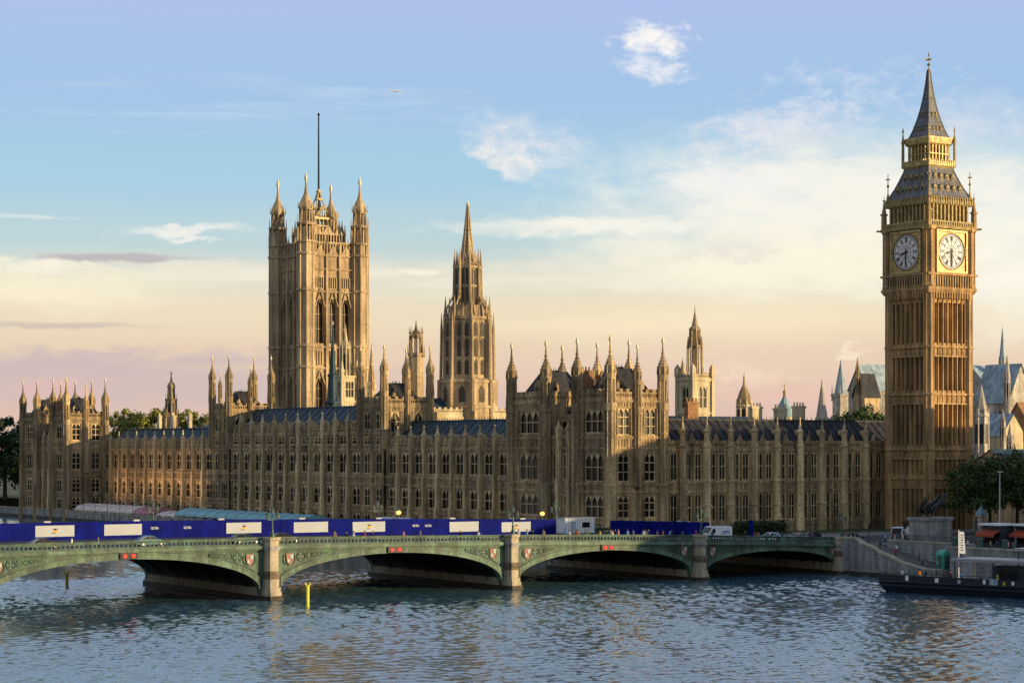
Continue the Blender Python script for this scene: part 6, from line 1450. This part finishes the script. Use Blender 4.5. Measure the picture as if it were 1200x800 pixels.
for i, (c, x, y) in enumerate((('white', 57.6, 66.2), ('black', 57.0, 67.5), ('red', 58.2, 69.0), ('tan', 57.4, 70.8), ('navy', 57.9, 72.6), ('pink', 55.0, 58.5) if False else ('pink', 56.8, 74.0), ('grey', 58.0, 76.0))):
    person(f'person in a {c} top on the embankment pavement in front of the kiosks', c, x, y, GZ + .13, rnd.uniform(0, 6.2), g, rnd.randrange(3))
# ------------------------------------------------------------------ bank, stairs, statue
t = thing('stair_wall', 'granite river wall with a pale coping stepping down beside the stairs', 'river wall', (62, 50, 0))
prof = [(41.8, 6.1), (45.6, 6.1), (47.2, 5.3), (49.0, 4.9), (51.6, 3.9), (53.2, 3.6), (56.0, 2.6), (58.0, 2.3), (61.2, 1.75), (64.5, 1.75)]
mb = MB()
for (a, za), (b, zb) in zip(prof, prof[1:]): mb.add([(61.6, a, -2), (62.5, a, -2), (62.5, b, -2), (61.6, b, -2), (61.6, a, za), (62.5, a, za), (62.5, b, zb), (61.6, b, zb)], [(1, 2, 6, 5), (3, 0, 4, 7), (4, 5, 6, 7), (0, 1, 5, 4), (2, 3, 7, 6)])
part('wall', mb, 'granite', t); mb = MB()
for (a, za), (b, zb) in zip(prof, prof[1:]): mb.add([(61.45, a, za), (62.65, a, za), (62.65, b, zb), (61.45, b, zb), (61.45, a, za + .28), (62.65, a, za + .28), (62.65, b, zb + .28), (61.45, b, zb + .28)], [(1, 2, 6, 5), (3, 0, 4, 7), (4, 5, 6, 7), (0, 1, 5, 4), (2, 3, 7, 6), (0, 3, 2, 1)])
part('coping', mb, 'granite_pale', t); mb = MB(); mb.box(61.5, 62.62, 41.8, 64.5, -2, .8); part('weed_band', mb, 'granite_dark', t)
mb = MB()
for k in range(22): mb.box(54.6, 61.58, 43.5 + k * .75, 43.5 + (k + 1) * .75 + .01, -2, GZ - .145 * (k + 1))
mb.box(54.6, 61.58, 60, 64.5, -2, 1.7); mb.box(54.6, 61.58, 40.6, 43.49, -2, GZ)
solo('stone_stairs', mb, 'paving', 'stone stairs descending from the bridge to the landing stage', 'stairs')
t = thing('stair_wall', 'dark upper retaining wall behind the stairs, below the statue', 'river wall', (54.5, 54, 0))
mb = MB(); mb.box(53.9, 54.55, 45, 64.6, -2, GZ + .7); mb.box(54.55, 60, 64.6, 65.2, -2, GZ + .9); part('wall', mb, 'granite', t)
mb = MB()
for k in range(5): a = 45 + k * 3.9; mb.box(53.75, 54.7, a, a + 3.7, GZ + .7 + .0, GZ + .95)
part('coping', mb, 'granite_pale', t)
t = thing('embankment_wall', 'dark embankment wall with green posts behind the landing stage', 'river wall', (60, 100, 0))
mb = MB(); mb.box(59.6, 60.5, 65.2, 700, -2, GZ + .5); part('wall', mb, 'granite', t)
mb = MB(); mb.box(59.45, 60.65, 65.2, 700, GZ + .5, GZ + .8)
part('coping', mb, 'granite_pale', t)
for k in range(8): mb = MB(); mb.sq(60.2, 66 + k * 5.2, [(GZ + .8, .35), (GZ + 1.9, .3), (GZ + 2.0, .42), (GZ + 2.2, .2)]); part('post', mb, 'green_dark', t)
def traffic_light(label, x, y, rz):
    t = thing('traffic_light', label, 'traffic light', (0, 0, 0), 'traffic lights at the bank end')
    mb = MB(); mb.tube((0, 0, 0), (0, 0, 3.4), .07, .06, 8); part('post', mb, 'iron', t)
    mb = MB(); mb.box(-.17, .17, .08, .3, 2.45, 3.4); mb.box(-.28, .28, .05, .08, 2.35, 3.5); part('head', mb, 'black', t)
    for z_, m_ in ((3.2, 'crestred'), (2.92, 'iron'), (2.64, 'iron')): mb = MB(); mb.tube((0, .3, z_), (0, .34, z_), .1, n=10); part('lens', mb, m_, t)
    t.location = (x, y, GZ + .13); t.rotation_euler = (0, 0, rz)
traffic_light('dark traffic light beside the crowd at the head of the stairs', 55.6, 41.5, .8)
traffic_light('dark traffic light close to the plain white van', 46.6, 40.9, 2.4)
t = thing('railing', 'dark iron railing along the top of the retaining wall below the statue', 'railing', (54.2, 55, GZ + .95)); mb = MB()
for k in range(66): mb.tube((54.2, 45.2 + k * .3, GZ + .94), (54.2, 45.2 + k * .3, GZ + 1.75), .025, n=4)
part('bar', mb, 'iron', t); mb = MB(); mb.box(54.16, 54.24, 45.1, 64.5, GZ + 1.74, GZ + 1.8); part('rail', mb, 'iron', t)
# plinth and chariot group
t = thing('statue', 'dark bronze chariot group with rearing horses on a pale stone plinth', 'statue', (49.8, 50.2, GZ))
mb = MB()
def pbox(h, z0, z1): mb.box(49.8 - 3.1 - h, 49.8 + 3.1 + h, 50.2 - 1.75 - h, 50.2 + 1.75 + h, z0, z1)
pbox(.5, GZ, GZ + .4); pbox(.3, GZ + .4, GZ + .8); pbox(0, GZ + .8, GZ + 4.1); pbox(.15, GZ + 4.1, GZ + 4.3); pbox(.35, GZ + 4.3, GZ + 4.75)
part('plinth', mb, 'granite', t)
def skin_fig(name, J, m_, lv=1):
    ix = {j[0]: i for i, j in enumerate(J)}
    me = bpy.data.meshes.new(name); me.from_pydata([j[1] for j in J], [(ix[j[3]], i) for i, j in enumerate(J) if j[3]], [])
    o = bpy.data.objects.new('tmp', me); COL.objects.link(o); o.modifiers.new('s', 'SKIN'); o.modifiers.new('d', 'SUBSURF').levels = lv
    for i, j in enumerate(J): me.skin_vertices[0].data[i].radius = (j[2], j[2]); me.skin_vertices[0].data[i].use_root = (i == 0)
    ev = bpy.data.meshes.new_from_object(o.evaluated_get(bpy.context.evaluated_depsgraph_get())); bpy.data.objects.remove(o)
    ev.materials.clear(); ev.materials.append(M[m_]); ev.name = name
    for p in ev.polygons: p.use_smooth = True
    return ev
zb = GZ + 4.75
HJ = [('rump', (.7, 0, 1.35), .36, None), ('bel', (0, 0, 1.55), .34, 'rump'), ('ch', (-.65, 0, 1.85), .36, 'bel'), ('nk', (-1.1, 0, 2.4), .22, 'ch'), ('pol', (-1.4, 0, 2.85), .16, 'nk'), ('muz', (-1.85, 0, 2.6), .10, 'pol'), ('tail', (1.05, 0, 1.3), .1, 'rump'), ('tl2', (1.25, 0, .7), .09, 'tail'), ('ear', (-1.33, 0, 3.05), .05, 'pol')]
for s in (-1, 1): HJ += [(f'st{s}', (.75, s * .22, .95), .2, 'rump'), (f'hk{s}', (1.0, s * .22, .55), .09, f'st{s}'), (f'hf{s}', (.85, s * .22, .05), .08, f'hk{s}'), (f'fk{s}', (-1.15, s * .2, 1.6), .13, 'ch'), (f'fc{s}', (-1.3, s * .2, 1.1), .07, f'fk{s}'), (f'ff{s}', (-1.0, s * .2, .85), .07, f'fc{s}')]
hm = skin_fig('horse', HJ, 'bronze')
for s in (-1, 1): inst('horse', hm, t, (49.8 - 1.0, 50.2 + s * .8, zb), s * .1).scale = (1.25, 1.35, 1.3)
FJ = [('p', (0, 0, 1.0), .22, None), ('sk', (0, 0, .1), .36, 'p'), ('c', (0, 0, 1.5), .22, 'p'), ('n', (0, 0, 1.75), .08, 'c'), ('h', (-.04, 0, 1.95), .13, 'n'), ('cr', (-.04, 0, 2.08), .10, 'h'), ('s1', (0, .28, 1.62), .09, 'c'), ('e1', (-.1, .5, 1.9), .07, 's1'), ('w1', (-.15, .55, 2.3), .06, 'e1'), ('s2', (0, -.28, 1.62), .09, 'c'), ('e2', (.1, -.5, 1.4), .07, 's2'), ('w2', (-.2, -.55, 1.6), .06, 'e2')]
fm = skin_fig('charioteer', FJ, 'bronze'); inst('charioteer', fm, t, (49.8 + 1.35, 50.2, zb + .75)).scale = (1.5, 1.4, 1.3)
for s in (-1, 1): o = inst('daughter', fm, t, (49.8 + 1.8, 50.2 + s * .65, zb + .45)); o.scale = (1.1, 1.0, .9)
mb = MB(); cx_ = 49.8 + 1.5
mb.box(cx_ - .75, cx_ + .9, 49.3, 51.1, zb + .55, zb + .72); mb.box(cx_ - .85, cx_ - .72, 49.3, 51.1, zb + .6, zb + 1.5)
for s in (-1, 1): mb.box(cx_ - .8, cx_ + .4, 50.2 + s * .9 - .05, 50.2 + s * .9 + .05, zb + .6, zb + 1.3)
mb.tube((cx_ - .8, 50.2, zb + .7), (cx_ - 2.6, 50.2, zb + 1.1), .07, n=5); mb.tube((cx_ - .32, 50.75, zb + 1.2), (cx_ - .3, 50.75, zb + 4.6), .035, n=5); part('chariot', mb, 'bronze', t)
for s in (-1, 1):
    mb = MB(); N_ = 16
    for j in range(N_): a0, a1 = 2 * math.pi * j / N_, 2 * math.pi * (j + 1) / N_; mb.tube((cx_ + .62 * math.cos(a0), 50.2 + s * 1.1, zb + .62 + .62 * math.sin(a0)), (cx_ + .62 * math.cos(a1), 50.2 + s * 1.1, zb + .62 + .62 * math.sin(a1)), .07, n=5)
    for j in range(4): a0 = math.pi * j / 4; mb.tube((cx_ + .6 * math.cos(a0), 50.2 + s * 1.1, zb + .62 + .6 * math.sin(a0)), (cx_ - .6 * math.cos(a0), 50.2 + s * 1.1, zb + .62 - .6 * math.sin(a0)), .04, n=4)
    part('wheel', mb, 'bronze', t)
# small things on the bank
t = thing('booth', 'bright teal green booth with a rounded top at the foot of the stairs', 'booth', (58.0, 61.4, 1.7))
mb = MB(); x, y, z = 58.0, 61.4, 1.72; mb.box(x - .95, x + .95, y - .8, y + .8, z, z + 2.3)
pts = [(x + .98 * math.cos(math.pi * k / 12), z + 2.3 + .85 * math.sin(math.pi * k / 12)) for k in range(13)]; mb.prismy(pts, y - .82, y + .82); part('body', mb, 'teal_paint', t)
mb = MB(); mb.box(x - .55, x + .55, y + .8, y + .84, z + .25, z + 2.2); mb.box(x + .95, x + .99, y - .5, y + .5, z + .3, z + 2.2); part('door', mb, 'green_mid', t)
mb = MB(); mb.tube((x, y, z + 3.1), (x, y, z + 3.5), .07, .02, 6); part('finial', mb, 'teal_paint', t)
t = thing('stone_pillar', 'pale stone gate pillar with a pointed green roof beside the trees', 'pillar', (7.4, 21.2, GZ))
mb = MB(); mb.sq(7.4, 21.2, [(GZ, .75), (GZ + .5, .75), (GZ + .6, .55), (GZ + 3.2, .52), (GZ + 3.3, .75), (GZ + 3.7, .75)]); part('shaft', mb, 'abbey', t)
mb = MB(); mb.sq(7.4, 21.2, [(GZ + 3.7, .85), (GZ + 4.9, .3), (GZ + 5.4, .06)]); mb.tube((7.4, 21.2, GZ + 5.3), (7.4, 21.2, GZ + 6.2), .07, .02, 5); part('roof', mb, 'copper', t)
t = thing('lamp_column', 'slim white lamp column in front of the trees on the right', 'lamp post', (6.6, 25.2, GZ))
mb = MB(); mb.tube((6.6, 25.2, GZ), (6.6, 25.2, GZ + 11.5), .14, .09, 8); part('pole', mb, 'white', t); mb = MB(); mb.tube((6.6, 25.2, GZ + 11.5), (7.5, 26.2, GZ + 11.8), .08, n=5); mb.box(7.1, 8.1, 26.0, 26.5, GZ + 11.7, GZ + 11.9); part('lamp_head', mb, 'white', t)
for (x, y, lb) in ((50.6, 66.0, 'left'), (47.8, 70.6, 'right')):
    t = thing('kiosk', {'left': 'riverside kiosk with a white roof edge and red awning, nearer the statue', 'right': 'riverside kiosk with a white roof edge and red awning, at the right edge'}[lb], 'kiosk', (x, y, GZ), 'riverside kiosks')
    mb = MB(); mb.box(x - 1.7, x + 1.5, y - 1.9, y + 1.9, GZ, GZ + 3.9); part('body', mb, 'iron', t)
    mb = MB(); mb.box(x - 2.0, x + 2.2, y - 2.15, y + 2.15, GZ + 3.9, GZ + 4.2); part('roof', mb, 'white', t)
    mb = MB(); mb.add([(x + 1.52, y - 2.0, GZ + 3.2), (x + 1.52, y + 2.0, GZ + 3.2), (x + 3.1, y + 2.0, GZ + 2.5), (x + 3.1, y - 2.0, GZ + 2.5), (x + 3.1, y + 2.0, GZ + 2.1), (x + 3.1, y - 2.0, GZ + 2.1), (x + 1.52, y - 2.0, GZ + 3.1), (x + 1.52, y + 2.0, GZ + 3.1)], [(0, 1, 2, 3), (3, 2, 4, 5), (6, 7, 2, 3)]); part('awning', mb, 'redorange', t)
    mb = MB(); mb.box(x + 1.5, x + 1.56, y - 1.5, y + 1.5, GZ + 1.1, GZ + 2.5); part('hatch', mb, 'glass', t)
# landing stage
t = thing('landing_stage', 'long dark floating landing stage moored along the embankment', 'landing stage', (86.8, 76.4, 0))
X0, Y0 = 86.8, 76.4
def lb(mb, x0, x1, y0, y1, z0, z1, mi=0): mb.box(X0 + x0, X0 + x1, Y0 + y0, Y0 + y1, z0, z1, mi)
mb = MB(); mb.prismy([(0, 0), (1, 0), (1, 1)], 0, 0) if False else None
vs = [(X0 + x, Y0 + y, z) for x, y, z in ((-1, 1.5, -.6), (-8, 1.5, -.6), (-8, 70, -.6), (-1, 70, -.6), (0, 0, 1.7), (-9, 0, 1.7), (-9, 71, 1.7), (0, 71, 1.7))]
mb.add(vs, [(0, 1, 2, 3), (4, 5, 6, 7), (0, 1, 5, 4), (1, 2, 6, 5), (2, 3, 7, 6), (3, 0, 4, 7)]); lb(mb, .02, .14, .3, 70, 1.1, 1.35); part('hull', mb, 'navy', t)
mb = MB(); lb(mb, -8.8, -.2, .2, 70.8, 1.72, 1.78); part('deck', mb, 'deckgrey', t)
mb = MB()
for k in range(48): lb(mb, -.16, -.08, k * 1.5, k * 1.5 + .08, 1.75, 3.0)
for z_ in (2.1, 2.5, 2.97): lb(mb, -.16, -.08, .2, 70.8, z_, z_ + .07)
for k in range(7): lb(mb, -8.9 + k * 1.4, -8.82 + k * 1.4, .15, .23, 1.75, 3.0)
lb(mb, -8.9, -.1, .15, .22, 2.95, 3.02); lb(mb, -.13, -.10, .2, 70, 1.8, 2.7); part('railing', mb, 'navy', t)
for i, (y_, c_, w_, h_, z_) in enumerate(((4.6, 'white', .5, .7, 1.95), (9.4, 'white', .55, .6, 1.9), (13.0, 'offwhite', .5, .5, 1.9), (17.0, 'white', .4, .6, 2.0), (18.0, 'pale', 1.3, .85, 1.9), (20.1, 'emblem', .35, .5, 1.9), (21.4, 'white', .4, .5, 2.0))):
    mb = MB(); lb(mb, -.07, -.02, y_, y_ + w_, z_, z_ + h_); part('notice', mb, 'lead' if c_ == 'pale' else c_, t)
for (y0, y1, z0, hx) in ((11.4, 60, 5.0, (-7.6, -1.2)), (19.6, 60, 6.6, (-8.6, -4.6))):
    mb = MB(); lb(mb, hx[0], hx[1], y0, y1, z0, z0 + .22); lb(mb, hx[0] - .1, hx[1] + .1, y0 - .1, y1, z0 + .22, z0 + .34); o = part('canopy', mb, 'roofgrey', t)
    mb = MB(); 
    for k in range(9):
        yy = y0 + .4 + k * (y1 - y0 - .8) / 8
        for xx in (hx[0] + .3, hx[1] - .3): mb.tube((X0 + xx, Y0 + yy, 1.75), (X0 + xx, Y0 + yy, z0), .09, n=6)
    part('canopy_post', mb, 'iron', t)
mb = MB(); lb(mb, -7.4, -3.0, 17, 58, 1.78, 4.4); part('waiting_room', mb, 'iron', t)
mb = MB(); 
for k in range(9): lb(mb, -3.0, -2.95, 18 + k * 4.4, 21 + k * 4.4, 2.6, 4.0)
part('window', mb, 'glass', t)
t.rotation_euler = (0, 0, R_(15.7))
t = thing('banner', 'tall white vertical banner with faint grey lettering on a slim pole', 'banner', (79.2, 85.2, 1.78))
mb = MB(); mb.tube((79.2, 85.2, 1.78), (79.2, 85.2, 9.3), .09, .06, 8); part('pole', mb, 'white', t)
dx, dy = -.83, .55; mb = MB(); mb.add([(79.2 + dx * a + dy * b, 85.2 + dy * a - dx * b, z_) for b in (-.02, .02) for a, z_ in ((.12, 5.9), (1.0, 5.85), (.78, 9.0), (.12, 9.1))], [(0, 1, 2, 3), (7, 6, 5, 4), (0, 4, 5, 1), (1, 5, 6, 2), (2, 6, 7, 3), (3, 7, 4, 0)]); o = part('flag', mb, 'white', t)
mb = MB()
for k in range(7): a0, z_ = .28, 6.3 + k * .36; c0, c1 = a0, a0 + (.34 if k % 2 else .42); mb.add([(79.2 + dx * a - dy * -.03, 85.2 + dy * a + dx * -.03, zq) for a, zq in ((c0, z_), (c1, z_), (c1, z_ + .16), (c0, z_ + .16))], [(0, 1, 2, 3)])
part('lettering', mb, 'deckgrey', o)
for x, y, h_, lb_ in ((170.0, 56.1, 2.9, 'yellow marker post with a forked top standing in the water before the bridge'), (181.0, -1.5, 1.9, 'small yellow marker post seen through the leftmost arch')):
    t = thing('marker_post', lb_, 'marker post', (x, y, 0)); mb = MB(); mb.tube((x, y, -2), (x, y, h_), .26, .24, 8); part('post', mb, 'yellow', t)
    mb = MB()
    for s in (-1, 1): mb.tube((x, y, h_ - .1), (x + s * .38 * CR.x, y + s * .38 * CR.y, h_ + .4), .16, .12, 6)
    part('top_mark', mb, 'yellow', t)
# marquees on the terrace
def marquee(label, y0, y1, x0, x1, z0, ze, zr, m1, m2, rose=None, group='marquees on the palace terrace'):
    t = thing('marquee', label, 'marquee', ((x0 + x1) / 2, (y0 + y1) / 2, z0), group); xm = (x0 + x1) / 2; n = max(2, round(abs(y1 - y0) / 6))
    ys = lin(y0, y1, n); prof = [(x1 + .2, ze - .45), (x1 + .2, ze), (x1 - .6, ze + (zr - ze) * .55), (xm, zr), (x0 + .6, ze + (zr - ze) * .55), (x0 - .2, ze), (x0 - .2, ze - .45)]
    mb = MB(); P_ = []
    for y in ys: P_ += [(x, y, z) for x, z in prof]
    for i in range(n):
        for k in range(6): mb.add([P_[i * 7 + k], P_[(i + 1) * 7 + k], P_[(i + 1) * 7 + k + 1], P_[i * 7 + k + 1]], [(0, 1, 2, 3)], 1 if rose and i >= n - rose else 0)
    mb.add([P_[k] for k in range(7)], [tuple(range(7))]); mb.add([P_[n * 7 + k] for k in range(7)], [tuple(range(7))], 1 if rose else 0)
    part('roof', mb, [m1, 'rose_cloth'], t)
    mb = MB()
    for y in ys:
        for x in (x0, x1): mb.tube((x, y, z0), (x, y, ze), .07, n=5)
        for p, q in zip(prof, prof[1:]): mb.tube((p[0], y, p[1] + .02), (q[0], y, q[1] + .02), .07, n=4)
    part('pole', mb, 'deckgrey', t)
    mb = MB(); mb.box(x0, x0 + .06, min(y0, y1), max(y0, y1), z0, ze); mb.box(x1 - .06, x1, min(y0, y1) + .3, max(y0, y1) - .3, z0, z0 + 1.0); part('side_wall', mb, m2, t)
marquee('long pale pink and white marquee with a rose end on the terrace', -274, -219, 64.5, 72.5, 1.7, 3.6, 5.2, 'pink_cloth', 'offwhite', 2)
marquee('small pinkish marquee between the long pink one and the teal one', -216, -204, 65, 72.5, 1.7, 3.0, 4.4, 'pink_cloth', 'offwhite')
marquee('long pale teal marquee on the terrace below the central range', -203, -131, 65, 72.5, 1.7, 3.9, 5.5, 'teal_cloth', 'offwhite')
marquee('white flat marquee roofs on the terrace, left of a lit lamp', -99, -86, 66, 72.5, 1.7, 4.8, 6.0, 'white', 'offwhite')
# aeroplane far off in the sky
t = thing('aeroplane', 'tiny white airliner high in the sky, right of the flagpole', 'aeroplane', (-4097, -7228, 1540))
ax, ay, az = -4097, -7228, 1540; ux, uy = CR.x, CR.y
mb = MB(); mb.tube((ax - ux * 20, ay - uy * 20, az), (ax + ux * 16, ay + uy * 16, az), 2.4, 2.4, 10); mb.tube((ax + ux * 16, ay + uy * 16, az), (ax + ux * 21, ay + uy * 21, az - .4), 2.4, .5, 10); mb.tube((ax - ux * 20, ay - uy * 20, az), (ax - ux * 27, ay - uy * 27, az + 1.2), 2.4, .6, 10); part('fuselage', mb, 'white', t)
for s in (-1, 1):
    mb = MB(); f = lambda a, b, z_: (ax + ux * a + CF.x * b * s, ay + uy * a + CF.y * b * s, az + z_)
    mb.add([f(5, 1, -.8), f(-4, 1, -.8), f(-12, 19, .8), (f(-9, 19, .8)), f(5, 1, .2), f(-4, 1, .2), f(-12, 19, 1.2), f(-9, 19, 1.2)], [(0, 1, 2, 3), (7, 6, 5, 4), (0, 3, 7, 4), (1, 5, 6, 2), (2, 6, 7, 3), (0, 4, 5, 1)]); part('wing', mb, 'white', t)
    mb = MB(); mb.tube(f(3, 7, -2), f(-2, 7, -2), 1.3, 1.0, 8); part('engine', mb, 'chrome', t)
mb = MB(); mb.add([(ax - ux * a + q * CF.x, ay - uy * a + q * CF.y, az + z_) for q in (-.3, .3) for a, z_ in ((19, 2), (26, 1.5), (29, 9), (26, 9))], [(0, 1, 2, 3), (7, 6, 5, 4), (0, 4, 5, 1), (1, 5, 6, 2), (2, 6, 7, 3), (3, 7, 4, 0)]); part('tail_fin', mb, 'white', t)
